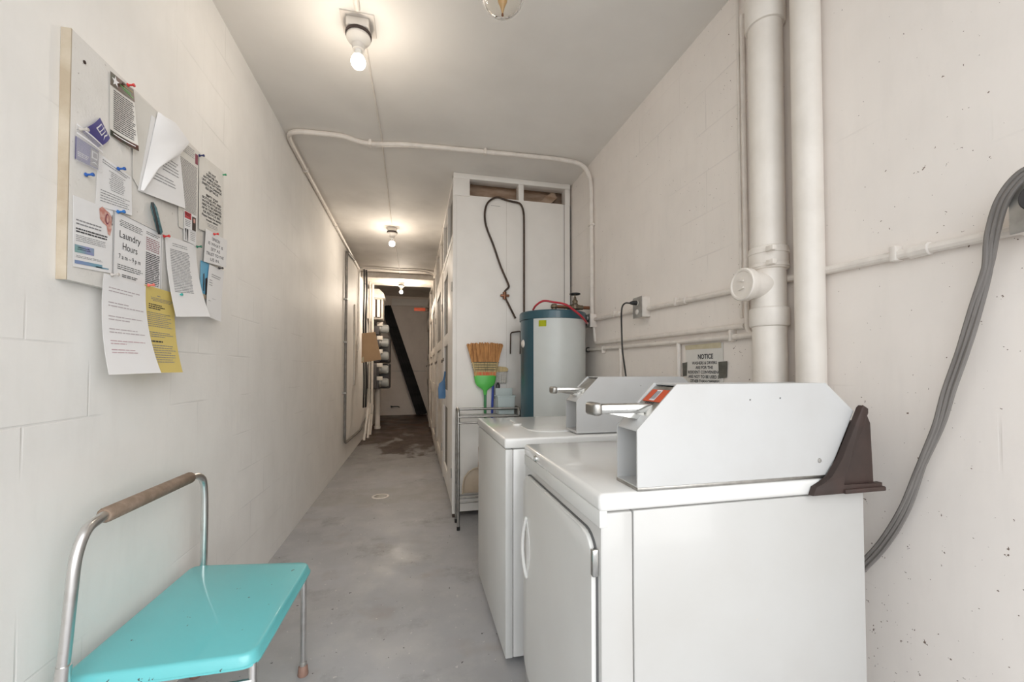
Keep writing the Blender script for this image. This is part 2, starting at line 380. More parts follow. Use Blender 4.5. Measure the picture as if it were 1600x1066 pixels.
d = thing('floor_cleanout', 'small round metal cleanout cover set in the pale patch of floor', 'drain cover', (-.31, 4.17, 0))
MB().lathe([(0, .003), (.055, .003), (.058, .001), (.058, 0)], (-.31, 4.17, 0), seg=28).build('cover', M_galv, d)
MB().lathe([(.062, 0), (.062, .004), (.078, .004), (.08, 0)], (-.31, 4.17, 0), seg=28).build('rim', M_conduit, d)

# ------------------------------------------------------------------ lamps
def lamp(x, y, z, label, w, s=1, glow=True):
    t = thing('ceiling_bulb_lamp', label, 'lamp', (x, y, z))
    MB().box(x-.068*s, x+.068*s, y-.062*s, y+.062*s, z-.006, z, .002).build('mounting_plate', M_conduit, t)
    b = MB().box(x-.045*s, x+.045*s, y-.045*s, y+.045*s, z-.042*s, z-.006, .006)
    b.build('junction_box', M_pipe, t)
    MB().lathe([(.05*s, -.042*s), (.053*s, -.045*s), (.053*s, -.056*s), (.05*s, -.058*s)], (x, y, z), seg=28).build('gasket', M_brown, t)
    MB().lathe([(0, -.056*s), (.049*s, -.056*s), (.05*s, -.066*s), (.042*s, -.078*s), (.026*s, -.092*s), (.024*s, -.115*s), (0, -.115*s)], (x, y, z), seg=28).build('socket', M_porcelain, t)
    zb = z-.115*s
    MB().lathe([(.014*s, .002), (.015*s, -.014*s), (.023*s, -.03*s)], (x, y, zb), seg=24).build('bulb_neck', M_enamel, t)
    pr = [(.0225*s, -.028*s)]+[(.030*s*math.sin(a), -.050*s+.030*s*math.cos(a)) for a in [R(45+i*13.5) for i in range(10)]]+[(0, -.080*s)]
    bo = MB().lathe(pr, (x, y, zb), seg=24).build('bulb', M_glow, t)
    ld = bpy.data.lights.new('bulb_light', 'POINT'); ld.energy = w; ld.color = (1, .87, .72); ld.shadow_soft_size = .035
    lo = bpy.data.objects.new('bulb_light', ld); COL.objects.link(lo); lo.parent = t; lo.location = (0, 0, -.28*s)
    return t
lamp(-.268, 2.05, ZC, 'bare glowing bulb in porcelain socket on near ceiling', BULB_W[0], 1.12)
lamp(-.262, 4.95, ZC, 'small bare glowing bulb on ceiling midway down corridor', BULB_W[1], 1.12)
lamp(-.241, 7.62, 2.76, 'farthest bare bulb, fixed under beam at corridor end', BULB_W[2], 1.0)

g = thing('globe_lamp', 'unlit clear glass globe lamp at top edge of photo', 'lamp', (.335, 1.60, ZC))
MB().lathe([(0, 0), (.06, 0), (.06, -.02), (.045, -.045), (0, -.045)], (.335, 1.60, ZC)).build('canopy', M_porcelain, g)
MB().lathe([(.045, -.045)]+[(.090*math.sin(a), -.125+.090*math.cos(a)) for a in [R(28+i*15.2) for i in range(11)]], (.335, 1.60, ZC), seg=36).build('globe', M_glass, g)
MB().lathe([(.014, -.045), (.018, -.08), (.026, -.13), (.02, -.17), (.010, -.19), (.003, -.214)], (.335, 1.60, ZC)).build('bulb', M_amber, g)
MB().lathe([(0, -.212), (.004, -.215), (.005, -.222), (0, -.226)], (.335, 1.60, ZC)).build('finial', M_copper, g)

# surface wire linking the lamps along the ceiling
o = MB().tube([(-.262, -.3, ZC-.013), (-.262, 1.95, ZC-.013)], .013).build('ceiling_conduit', M_conduit)
tag(o, 'cream conduit running along ceiling from top of photo to near bulb', 'conduit')
o = MB().tube([(-.25, 2.12, ZC-.004), (-.235, 3.0, ZC-.004), (-.25, 4.0, ZC-.004), (-.262, 4.87, ZC-.004)], .005, 8).build('ceiling_wire', M_conduit)
tag(o, 'thin painted wire on ceiling between near bulb and middle bulb', 'wire')
o = MB().tube([(-.262, 5.03, ZC-.004), (-.25, 7.28, ZC-.004)], .005, 8).build('ceiling_wire', M_conduit)
tag(o, 'thin painted wire on ceiling between middle bulb and far beam', 'wire')

# ------------------------------------------------------------------ ceiling loop conduit (left wall corner -> across -> down the right wall)
lc = thing('conduit_loop', 'cream conduit looping across ceiling and down right wall to junction box', 'conduit', (.3, 3.05, ZC))
P = [(-.862, 6.9, 2.80), (-.862, 3.22, 2.815)]+[Vector(p) for p in catmull([(-.862, 3.2, 2.815), (-.85, 3.10, 2.822), (-.78, 3.05, 2.825), (-.64, 3.04, 2.825), (-.5, 3.04, 2.825), (-.38, 3.09, 2.825), (-.26, 3.09, 2.825), (-.05, 3.05, 2.825), (.5, 3.02, 2.825), (1.0, 3.0, 2.825)], 4)]
P += [Vector(p) for p in catmull([(1.1, 3.0, 2.825), (1.25, 2.99, 2.80), (1.315, 2.985, 2.72), (1.33, 2.98, 2.6)], 5)]+[Vector((1.33, 2.975, 1.63))]
MB().tube(P, .0165, 10).build('pipe', M_conduit, lc)
for p in ((-.862, 3.6, 2.812), (-.862, 4.9, 2.808)):
    MB().box(p[0]-.02, p[0]+.02, p[1]-.008, p[1]+.008, p[2]-.019, p[2]+.019, .003).build('strap', M_conduit, lc)
for q in ((-.32, 3.09), (.5, 3.02)):
    MB().box(q[0]-.01, q[0]+.01, q[1]-.022, q[1]+.022, 2.804, ZC, .003).build('strap', M_conduit, lc)
MB().box(1.308, 1.349, 2.955, 3.0, 2.32, 2.336, .003).build('strap', M_conduit, lc)
l2 = tag(MB().tube([(-.865, 6.85, 1.5), (-.865, 6.85, 2.66)]+catmull([(-.865, 6.87, 2.72), (-.82, 6.9, 2.81), (-.6, 6.92, 2.825), (-.3, 6.95, 2.822), (0, 6.92, 2.825), (.20, 6.98, 2.82), (.3, 7.1, 2.80)], 5), .012, 8).build('ceiling_conduit', M_conduit),
         'thin cream conduit crossing ceiling just before the far beam', 'conduit')

# ------------------------------------------------------------------ right wall plumbing and wiring
t = thing('drain_stack', 'wide cream drain pipe with round cleanout on the right wall', 'drain pipe', (1.285, 1.287, 0))
MB().cyl((1.285, 1.287, .0), (1.285, 1.287, ZC), .057, seg=36).build('pipe', M_pipe, t)
for z0, z1, r in ((2.50, 2.62, .067), (1.575, 1.655, .065), (1.365, 1.43, .066)):
    MB().lathe([(.055, z0-.004), (r-.003, z0-.002), (r, z0+.003), (r, z1-.003), (r-.003, z1+.001), (.055, z1+.004)], (1.285, 1.287, 0), seg=36).build('coupling', M_pipe, t)
for z in (1.585, 1.635):
    c_ = MB().lathe([(.0655, z-.006), (.0675, z-.005), (.0675, z+.005), (.0655, z+.006)], (1.285, 1.287, 0), seg=36)
    c_.box(1.222, 1.24, 1.205, 1.235, z-.009, z+.009, .002); c_.build('hose_clamp', M_pipe, t)
tee = MB().tube([(1.285, 1.287, 1.515), (1.185, 1.287, 1.515)], .05, 30).build('cleanout_branch', M_pipe, t)
MB().lathe([(.045, .088), (.058, .09), (.06, .094), (.06, .118), (.056, .122), (.05, .122), (.047, .118), (.012, .118), (.012, .118), (0, .118)], (1.285, 1.287, 1.515), axis=(-1, 0, 0), seg=36).build('cleanout_cap', M_pipe, t)
MB().obox((1.163, 1.287, 1.53), (.003, 0, 0), (0, .011, .003), (0, 0, .0035)).obox((1.163, 1.287, 1.50), (.003, 0, 0), (0, .011, -.003), (0, 0, .0035)).build('cap_lug', M_pipe, t)
t = thing('vent_pipe', 'plain straight cream pipe to the right of the cleanout stack', 'pipe', (1.30, 1.135, 0))
MB().cyl((1.30, 1.135, 0), (1.30, 1.135, ZC), .044, seg=32).build('pipe', M_pipe, t)
o = MB().tube(rounded([(1.337, 1.455, 2.70), (1.337, 1.45, 1.36), (1.337, 1.40, 1.33)], .04), .010, 10).tube([(1.337, 1.478, ZC), (1.337, 1.478, 1.42)], .006, 8)
tag(o.build('wall_conduit', M_conduit), 'thin vertical conduit pair just left of the wide drain stack', 'conduit')

def outlet(name, y0, y1, z0, z1, label, plug=None, dep=.055):
    t = thing(name, label, 'electrical box', (XR, (y0+y1)/2, z0))
    MB().box(XR-dep, XR, y0, y1, z0, z1, .004).build('box', M_conduit, t)
    MB().box(XR-dep-.004, XR-dep, y0-.002, y1+.002, z0-.002, z1+.002, .0015).build('cover_plate', M_galv, t)
    for zz in (z0+(z1-z0)*.72, z0+(z1-z0)*.28):
        MB().lathe([(.0, .0052), (.013, .0052), (.015, .004), (.0155, 0)], (XR-dep-.003, (y0+y1)/2, zz), axis=(-1, 0, 0)).build('socket', M_porcelain, t)
    return t
ob = outlet('outlet_box', 2.19, 2.29, 1.515, 1.635, 'metal-faced outlet box with black plug on the right wall')
jb = outlet('junction_box', 2.93, 3.02, 1.53, 1.63, 'painted junction box beside the water heater with red cord plugged in')
t = thing('power_cord', 'black power cord hanging from the outlet box behind the washer', 'cord', (1.28, 2.24, 1.0))
MB().tube([(1.29, 2.24, 1.602), (1.262, 2.24, 1.602), (1.245, 2.242, 1.60)], [.014, .013, .007], 14).build('plug', M_black, t)
MB().tube(catmull([(1.25, 2.242, 1.60), (1.215, 2.25, 1.598), (1.20, 2.26, 1.56), (1.202, 2.265, 1.44), (1.205, 2.262, 1.32), (1.215, 2.25, 1.2), (1.23, 2.23, 1.0), (1.24, 2.22, .8)], 6), .0048, 8).build('cable', M_black, t)

# horizontal conduit in pieces
def hc(p0, p1, r, label, extra=None):
    b = MB().tube([p0, p1], r, 10)
    o = thing('wall_conduit', label, 'conduit', ((p0[0]+p1[0])/2, (p0[1]+p1[1])/2, p0[2]))
    b.build('pipe', M_conduit, o)
    for y in extra or []:
        f = (y-p0[1])/(p1[1]-p0[1]); z = p0[2]+(p1[2]-p0[2])*f; x = p0[0]
        MB().tube([(x, y-.025, z), (x, y-.022, z), (x, y+.022, z), (x, y+.025, z)], [r, r*1.35, r*1.35, r], 10).build('coupling', M_conduit, o)
        MB().box(x-r-.002, XR, y+.05, y+.066, z-r-.002, z+r+.014, .002).build('strap', M_conduit, o)
    return o
hc((1.335, .62, 1.520), (1.335, 2.19, 1.562), .0135, 'cream conduit from right edge of photo to the plugged outlet box', [.84, 1.86])
hc((1.335, 2.29, 1.572), (1.335, 2.93, 1.588), .0135, 'short conduit between the outlet box and the junction box', [2.55])
o = MB().tube(rounded([(1.336, 2.95, 1.53), (1.336, 2.93, 1.405), (1.336, 1.46, 1.385)], .04), .0125, 10)
tag(o.build('wall_conduit', M_conduit), 'upper of two low pipes, bending down from the junction box', 'pipe')
t = thing('water_pipe', 'lower of two low pipes, with branches dropping to the washer', 'pipe', (1.336, 2.2, 1.35))
MB().tube([(1.334, 3.06, 1.362), (1.334, 1.345, 1.342)], .0125, 10).build('pipe', M_conduit, t)
for y in (2.53, 1.905):
    MB().tube([(1.334, y, 1.35), (1.334, y, .6)], .0115, 10).build('branch', M_conduit, t)
for y in (2.78, 1.52):
    MB().box(1.318, XR, y, y+.016, 1.325, 1.375, .003).build('strap', M_conduit, t)
MB().tube([(1.334, 3.06, 1.362), (1.334, 3.08, 1.362)], .02, 14).build('fitting', M_black, t)

# range outlet + flat grey cable to the dryer
t = thing('dryer_outlet', 'grey metal outlet box with round black plug at right photo edge', 'electrical box', (XR, .585, 1.48))
MB().box(1.285, XR, .53, .64, 1.50, 1.62, .006).build('box', M_conduit, t)
MB().box(1.281, 1.285, .53, .64, 1.50, 1.62, .002).build('cover_plate', M_galv, t)
MB().lathe([(0, .022), (.028, .022), (.031, .018), (.031, 0)], (1.281, .585, 1.565), axis=(-1, 0, 0)).build('receptacle', M_meterbox, t)
t = thing('flat_cable', 'grey flat three-core cable drooping from outlet down behind the dryer', 'cable', (1.3, .8, .4))
cp = catmull([(1.275, .565, 1.60), (1.262, .598, 1.622), (1.27, .64, 1.585), (1.292, .672, 1.52), (1.305, .69, 1.44), (1.31, .715, 1.35), (1.305, .738, 1.25), (1.30, .765, 1.15), (1.30, .788, 1.06), (1.305, .83, .95), (1.31, .875, .82), (1.305, .93, .70), (1.29, 1.0, .58), (1.26, 1.05, .45)], 8)
tw = [R(a) for a in (70, 40, 10, 30, 72, 35, 0, 10, 50, 72, 40, 10, 20, 10)]
for k in (-1, 0, 1):
    pts = []
    for i, p in enumerate(cp):
        f = i/(len(cp)-1)*(len(tw)-1); j = min(int(f), len(tw)-2); a = tw[j]+(tw[j+1]-tw[j])*(f-j)
        tan = (cp[min(i+1, len(cp)-1)]-cp[max(i-1, 0)]).normalized()
        s_ = tan.cross(Vector((1, 0, 0))).normalized()     # in the wall plane, across the cable
        w = s_*math.cos(a)+Vector((1, 0, 0))*math.sin(a)*.6
        pts.append(p+w*k*.0088)
    MB().tube(pts, .0052, 8).build('conductor', M_cable, t)

# ------------------------------------------------------------------ text helper (built-in font only)
def text_mesh(txt, bold=.0, align='CENTER'):
    c = bpy.data.curves.new('t', 'FONT'); c.body = txt; c.align_x = align; c.offset = bold; c.resolution_u = 3
    o = bpy.data.objects.new('t', c); COL.objects.link(o); dg = bpy.context.evaluated_depsgraph_get(); dg.update()
    me = bpy.data.meshes.new_from_object(o.evaluated_get(dg)); V = [(v.co.x, v.co.y) for v in me.vertices]; F = [tuple(p.vertices) for p in me.polygons]
    bpy.data.objects.remove(o); bpy.data.curves.remove(c); bpy.data.meshes.remove(me); return V, F

class Sheet:
    """a sheet of paper hung on a wall plane; surf(u,v) -> 3D point, u right, v down; nrm points at the viewer"""
    def __init__(s, name, label, surf, m, nrm=(1, 0, 0), nu=10, nv=12, cat='paper', parent=None, group=None, thick=.0005):
        s.surf = surf; s.n = Vector(nrm)
        o = surf(.5, 1)
        if parent is None: s.root = thing(name, label, cat, o, group)
        else: s.root = parent
        MB().grid(lambda u, v: surf(u, v), nu, nv, thick, s.n).build('sheet' if parent is None else name, m, s.root, nrm=True)
        s.inks = {}
    def ink(s, key): return s.inks.setdefault(key, MB())
    def P(s, u, v, k=1): return Vector(s.surf(u, v))+s.n*.0007*k
    def rect(s, key, u0, u1, v0, v1, k=1, nu=None):
        n = nu or max(1, int((u1-u0)*10)); m = max(1, int((v1-v0)*10)); b = s.ink(key)
        b.grid(lambda a, c: s.P(u0+(u1-u0)*a, v0+(v1-v0)*c, k), n, m)
    def poly(s, key, pts, k=1.5):
        b = s.ink(key); b.bm.faces.new([b.bm.verts.new(s.P(u, v, k)) for u, v in pts])
    def lines(s, key, u0, u1, v0, v1, n, h=.4, ragged=.2, word=(.03, .10), center=False):
        dv = (v1-v0)/n
        for i in range(n):
            r = u1-(u1-u0)*random.random()*ragged; l = u0
            if center: d_ = (u1-r)/2; l = u0+d_; r = u1-d_
            u = l
            while u < r-.01:
                w = min(random.uniform(*word), r-u); s.rect(key, u, u+w, v0+i*dv, v0+i*dv+dv*h, 1, 1); u += w+.012
    def text(s, key, txt, uc, v, width=None, height=None, bold=.01, k=1.2, slant=0):
        V, F = text_mesh(txt, bold)
        x0 = min(p[0] for p in V); x1 = max(p[0] for p in V); y0 = 0; y1 = .72
        sy = height/(y1-y0); sx = width/(x1-x0)
        b = s.ink(key); vs = [b.bm.verts.new(s.P(uc+(p[0]-(x0+x1)/2)*sx, v-(p[1])*sy, k)) for p in V]
        for f in F:
            try: b.bm.faces.new([vs[i] for i in f])
            except ValueError: pass
    def done(s, spec):
        for key, (m, lab) in spec.items():
            if key in s.inks:
                o = s.inks[key].build(key, m, s.root, nrm=False)
                if lab: o['label'] = lab
        return s.root

def left_surf(TL, TR, BR, BL, x0, bulge=lambda u, v: 0):
    def f(u, v):
        y = (TL[0]*(1-u)+TR[0]*u)*(1-v)+(BL[0]*(1-u)+BR[0]*u)*v
        z = (TL[1]*(1-u)+TR[1]*u)*(1-v)+(BL[1]*(1-u)+BR[1]*u)*v
        return (x0+bulge(u, v), y, z)
    return f

# ------------------------------------------------------------------ bulletin board on the left wall
bb = thing('bulletin_board', 'white painted fibreboard notice board with tan raw edge', 'notice board', (-.885, 1.71, 1.43))
MB().prism([(1.283, 1.431), (2.142, 1.452), (2.135, 2.098), (1.279, 2.078)], 'yz', -.8845, -.862, bev=.0015).build('panel', M_board, bb)
MB().prism([(1.2795, 1.431), (1.283, 1.431), (1.279, 2.078), (1.2755, 2.078)], 'yz', -.8845, -.8625).build('raw_edge', M_rawedge, bb)
XB = -.8605
# top-left: dark green flyer
s = Sheet('flyer', 'narrow flyer with dark green header and footer, pinned by red pin', left_surf((1.409, 2.062), (1.502, 2.070), (1.505, 1.880), (1.415, 1.879), XB, lambda u, v: .002+.016*u*u*(.3+v)), M_paperold, cat='flyer')
s.rect('header', 0, 1, 0, .21, nu=8); s.rect('footer', 0, 1, .91, 1, nu=8)
for i, (a, bq) in enumerate(((.40, .86), (.52, .95))): s.poly('stripe', [(a, .085+i*.03), (bq, .11+i*.035), (bq, .125+i*.035), (a, .10+i*.03)])
s.rect('stripe_gold', .55, .95, .055, .066, 2)
st = []
for i in range(10): a = R(90+36*i); r = .17 if i % 2 == 0 else .07; st.append((.22+r*math.cos(a), .10-r*math.sin(a)*.52))
s.poly('star', st); s.lines('printed_text', .14, .96, .25, .88, 19, .42, .12, (.08, .3)); s.rect('footer_line', .12, .9, .94, .955, 2)
s.done({'header': (M_darkgreen, 'dark green header'), 'footer': (M_darkgreen, 'dark green footer'), 'stripe': (M_lgreen, 'light green stripes'), 'stripe_gold': (M_gold, 'gold stripe'), 'star': (M_whiteink, 'white star'), 'printed_text': (M_ink, None), 'footer_line': (M_whiteink, None)})
# blue cards
s = Sheet('business_card', 'blue card with white picture logo, tilted above the clear pouch', left_surf((1.308, 1.832), (1.372, 1.903), (1.412, 1.868), (1.365, 1.815), XB, lambda u, v: .004+.005*math.sin(math.pi*u)), M_inkblue, cat='card', thick=.0008)
s.rect('logo', .50, .88, .20, .62, 1, 2); s.rect('logo_inner', .54, .84, .25, .56, 2, 2); s.rect('logo', .50, .90, .40, .44, 3, 2)
s.poly('logo', [(.42, .82), (.62, .66), (.80, .72), (.95, .68), (.80, .78), (.62, .73)], 3)
s.done({'logo': (M_whiteink, 'white outline logo'), 'logo_inner': (M_inkblue, None)})
s = Sheet('business_card', 'blue card inside the clear pouch, lower of two blue cards', left_surf((1.293, 1.808), (1.374, 1.810), (1.373, 1.757), (1.293, 1.748), XB, lambda u, v: .002), M_inkblue, cat='card')
s.rect('grey_panel', .62, .98, .08, .96, 1, 2); s.rect('logo', .66, .92, .20, .58, 2, 2); s.rect('logo_inner', .70, .88, .26, .52, 3, 2)
s.poly('logo', [(.62, .82), (.80, .70), (.95, .86), (.80, .78)], 3); s.lines('printed_text', .08, .6, .62, .86, 3, .4)
s.done({'grey_panel': (M_inkg, 'grey panel'), 'logo': (M_whiteink, None), 'logo_inner': (M_inkg, None), 'printed_text': (M_whiteink, None)})
s = Sheet('card_pouch', 'clear plastic pouch holding the lower blue card', left_surf((1.286, 1.838), (1.379, 1.828), (1.378, 1.750), (1.288, 1.740), XB, lambda u, v: .0075+.003*math.sin(3*u)), M_pouch, cat='pouch')
s.rect('seam', 0, 1, .0, .05, 1); s.rect('seam', 0, 1, .22, .27, 1); s.done({'seam': (M_whiteink, 'whitish welded seam')})
# schedule
s = Sheet('notice_sheet', 'faint centred schedule sheet below the blue cards', left_surf((1.372, 1.805), (1.512, 1.800), (1.512, 1.680), (1.368, 1.655), XB, lambda u, v: .0012+.004*v*u), M_paper)
s.lines('printed_text', .12, .95, .06, .16, 2, .3, .3); s.lines('printed_text', .3, .8, .2, .62, 10, .32, .3, center=True); s.lines('printed_text', .1, .95, .66, .92, 5, .3, .2)
s.done({'printed_text': (M_inkg, None)})
# flyer bottom-left with person picture
s = Sheet('flyer', 'flyer with rosy portrait and teal bar, bottom left corner of board', left_surf((1.291, 1.652), (1.436, 1.666), (1.437, 1.482), (1.296, 1.468), XB, lambda u, v: .0012), M_paper, cat='flyer')
s.poly('portrait', [(.62, .05), (.70, .0), (.80, .04), (.90, .06), (.96, .12), (.96, .30), (.92, .42), (.86, .40), (.82, .28), (.74, .26), (.64, .20)], 1)
a_ = [(.83+.055*math.cos(R(30*i)), .17+.085*math.sin(R(30*i))) for i in range(12)]; s.poly('portrait_detail', a_, 2)
s.poly('portrait_hi', [(.83+.035*math.cos(R(30*i)), .17+.062*math.sin(R(30*i))) for i in range(12)], 3)
s.text('heading', '!', .955, .24, .02, .16, .03, 3)
s.lines('printed_text', .06, .82, .32, .42, 2, .35, .2); s.lines('heading', .06, .85, .44, .52, 2, .5, .05); s.lines('printed_text', .06, .85, .54, .64, 4, .32, .15)
s.rect('button', .03, .50, .68, .79, 1); s.lines('button_text', .10, .42, .71, .76, 2, .4); s.lines('printed_text', .06, .8, .83, .87, 2, .35); s.rect('bar', .03, .72, .90, .95, 1); s.rect('bar', .55, .9, .935, .955, 1)
s.done({'portrait': (M_skin, 'rosy portrait picture'), 'portrait_detail': (M_inkm, None), 'portrait_hi': (M_skin, None), 'printed_text': (M_inkg, None), 'heading': (M_ink, None), 'button': (M_inkgp, 'violet to green button shape'), 'button_text': (M_whiteink, None), 'bar': (M_inkbg, 'teal bar')})
# laundry hours
s = Sheet('notice_sheet', 'notice reading Laundry Hours 7am - 9pm in large letters', left_surf((1.438, 1.668), (1.680, 1.674), (1.677, 1.476), (1.439, 1.470), XB, lambda u, v: .0025), M_paper)
s.rect('border', 0, .008, 0, 1, 1, 1); s.rect('border', 0, 1, 0, .007, 1); s.rect('border', .965, .972, .02, .98, 1, 1)
s.text('heading', 'Laundry', .30, .36, .40, .11, .0); s.text('heading', 'Hours', .30, .53, .28, .11, .0); s.text('heading', '7 a m – 9 p m', .30, .68, .42, .075, .0)
s.lines('printed_text', .08, .55, .09, .20, 4, .3, .15, center=True); s.lines('printed_text', .07, .56, .77, .86, 3, .35, .15); s.lines('printed_text', .16, .46, .91, .96, 2, .5, .1)
s.lines('printed_text', .62, .93, .08, .14, 2, .3, .1); s.lines('red_text', .62, .93, .17, .40, 7, .4, .08); s.lines('printed_text', .62, .94, .42, .97, 18, .5, .06, (.1, .3))
s.done({'border': (M_inkg, None), 'heading': (M_ink, 'large black lettering'), 'printed_text': (M_ink, None), 'red_text': (M_inkm, None)})
# big folded sheet
s = Sheet('notice_sheet', 'white sheet folded over itself at the top edge of the board', left_surf((1.60, 2.05), (1.752, 2.05), (1.782, 1.806), (1.540, 1.770), XB, lambda u, v: .004+.012*u*(.4+v)), M_paper, nu=12, nv=12)
s.lines('printed_text', .45, .92, .40, .62, 5, .28, .3, (.1, .3)); s.lines('printed_text', .2, .85, .68, .8, 3, .28, .2, (.1, .3))
def flap(u, v):
    # left edge = fold, right edge = free edge that curls forward
    A = Vector((1.629, 2.078)).lerp(Vector((1.547, 1.775)), v)
    q0, q1, q2 = Vector((1.640, 2.076)), Vector((1.80, 2.10)), Vector((1.782, 1.985)); q3 = Vector((1.66, 1.90)); q4 = Vector((1.553, 1.775))
    pts = [q0, Vector((1.70, 2.084)), Vector((1.782, 2.058)), Vector((1.715, 1.975)), Vector((1.62, 1.89)), q4]
    f = v*(len(pts)-1); j = min(int(f), len(pts)-2); B = pts[j].lerp(pts[j+1], f-j)
    C_ = A.lerp(B, u); return (XB+.007+.026*math.sin(math.pi*min(1, u)*.62)*math.sin(math.pi*(.08+.84*v)), C_.x, C_.y)
MB().grid(flap, 12, 20, .0005).build('folded_flap', M_paper, s.root)
MB().grid(left_surf((1.508, 2.070), (1.640, 2.079), (1.552, 1.774), (1.515, 1.80), XB+.003), 6, 8, .0005).build('back_leaf', M_paperold, s.root)
s.done({'printed_text': (M_inkg, None)})
# dense text
s = Sheet('notice_sheet', 'sheet of dense small print between folded sheet and capital-letter notice', left_surf((1.745, 2.065), (1.908, 2.081), (1.908, 1.742), (1.780, 1.735), XB, lambda u, v: .0018+.002*u), M_paperold, nv=10)
s.lines('printed_text', .06, .84, .02, .13, 5, .34, .1); s.rect('portrait', .84, .97, .04, .16, 1); s.lines('printed_text', .1, .94, .2, .78, 34, .42, .04, (.05, .2))
s.done({'printed_text': (M_inkg, None), 'portrait': (M_inkm, 'small dark portrait')})
s = Sheet('business_card', 'small red topped card with portrait, below the dense small print', left_surf((1.806, 1.808), (1.896, 1.818), (1.897, 1.752), (1.808, 1.742), XB, lambda u, v: .006), M_paper, cat='card')
s.rect('red_band', .02, .55, .03, .40, 1, 2); s.rect('portrait', .62, .94, .15, .96, 1, 2); s.lines('printed_text', .06, .5, .5, .9, 4, .4); s.rect('face', .70, .86, .25, .5, 2, 2); s.lines('white_text', .1, .5, .1, .3, 2, .4)
s.done({'red_band': (M_redcard, 'red band'), 'portrait': (M_brown, None), 'printed_text': (M_inkg, None), 'face': (M_skin, None), 'white_text': (M_whiteink, None)})
s = Sheet('business_card', 'white card with two dark figures, under the red topped card', left_surf((1.808, 1.745), (1.900, 1.757), (1.902, 1.700), (1.812, 1.695), XB, lambda u, v: .004), M_paper, cat='card')
s.poly('drawing', [(.05, .0), (.18, .02), (.14, .9), (.10, .9), (.12, .4)]); s.poly('drawing', [(.22, .05), (.34, .1), (.30, .95), (.26, .95)]); s.lines('printed_text', .5, .95, .2, .85, 5, .3)
s.done({'drawing': (M_ink, None), 'printed_text': (M_inkg, None)})
# tool hanging on the board
t = thing('pen', 'dark teal pen hanging slanted above the Laundry Hours notice', 'pen', (XB+.012, 1.63, 1.66))
MB().tube([(XB+.010, 1.602, 1.757), (XB+.012, 1.606, 1.742), (XB+.013, 1.642, 1.672), (XB+.012, 1.646, 1.664)], [.004, .0085, .0085, .003], 12).build('barrel', mat('teal_steel', (.05, .13, .15), .3, .3, col2=(.16, .26, .28), nscale=60), t)
MB().tube([(XB+.013, 1.595, 1.755), (XB+.018, 1.612, 1.70), (XB+.014, 1.636, 1.662)], .0035, 8).build('clip', M_black, t)
# capital letter notice
s = Sheet('notice_sheet', 'cream notice in black capitals starting DO NOT, right end of board', left_surf((1.913, 2.083), (2.118, 2.101), (2.142, 1.800), (1.922, 1.775), XB, lambda u, v: .004+.006*(1-v)*u), M_paperold, nu=12, nv=14)
rows = ['DO NOT', 'DISPOSE OF', 'ANYTHING EXCEPT', 'LINT AND SOFT DRYER', 'SHEETS IN GARBAGE', 'RECEPTACLE.', None, 'EMPTY SOAP', 'BOTTLES, PET AND', 'WATER BOTTLES ETC', 'NEED TO BE DISPOSED', 'OF IN THE DUMPSTER', 'OR RECYCLE BIN.', 'Please keep the laundry', 'room clean']
for i, r_ in enumerate(rows):
    if r_: s.text('printed_text', r_, .50, .185+i*.047, min(.80, .048*len(r_)), .033, .022)
s.lines('small_print', .3, .75, .87, .93, 3, .3, center=True)
s.done({'printed_text': (M_ink, 'black capital lettering'), 'small_print': (M_inkg, None)})
s = Sheet('notice_sheet', 'short handwritten-style notice ending IS WHAT IS, under the cream notice', left_surf((1.968, 1.792), (2.160, 1.800), (2.150, 1.672), (1.955, 1.650), XB, lambda u, v: .009+.004*u), M_paper)
for i, (r_, h_) in enumerate((('UNION', .11), ('IS WHAT IS', .10), ('SET AS', .10), ('TRUST TO THE', .10), ('US IN.', .10))): s.text('printed_text', r_, .46, .26+i*.165, .062*len(r_)+.05, h_, .012)
s.done({'printed_text': (M_inkg, None)})
s = Sheet('photo_print', 'narrow blue photo print peeking out behind the curled sheet', left_surf((1.945, 1.652), (2.018, 1.656), (2.012, 1.50), (1.945, 1.50), XB, lambda u, v: .002), M_photoblue, cat='photo')
s.poly('figure', [(.30, .35), (.42, .30), (.46, .55), (.44, .8), (.34, .8)]); s.poly('figure', [(.55, .45), (.78, .40), (.85, .85), (.6, .9)], 1.7); s.rect('lower_part', 0, 1, .88, 1, 1)
s.done({'figure': (M_brown, 'dark figures'), 'lower_part': (M_beige, None)})
s = Sheet('notice_sheet', 'faint list sheet hanging lowest at the right end of board', left_surf((2.01, 1.652), (2.15, 1.655), (2.100, 1.416), (1.965, 1.425), XB, lambda u, v: .006+.012*v*v), M_paper)
s.lines('printed_text', .2, .8, .16, .24, 2, .35, .1); s.lines('printed_text', .1, .3, .28, .42, 3, .3); s.lines('printed_text', .35, .6, .62, .64, 1, .3); s.lines('printed_text', .1, .25, .68, .7, 1, .4)
s.done({'printed_text': (M_inkg, None)})
s = Sheet('notice_sheet', 'white letter sheet curling forward with its bottom edge flared', left_surf((1.687, 1.675), (1.906, 1.702), (1.917, 1.418), (1.703, 1.39), XB, lambda u, v: .006+.050*v*v*(.6+.4*u)-.004*u), M_paper, nu=12, nv=16)
s.lines('printed_text', .2, .7, .07, .12, 2, .35, .1); s.lines('printed_text', .12, .74, .15, .70, 27, .4, .10, (.08, .25)); s.rect('mark', .30, .315, .69, .72, 1)
s.done({'printed_text': (M_inkg, None), 'mark': (M_ink, None)})
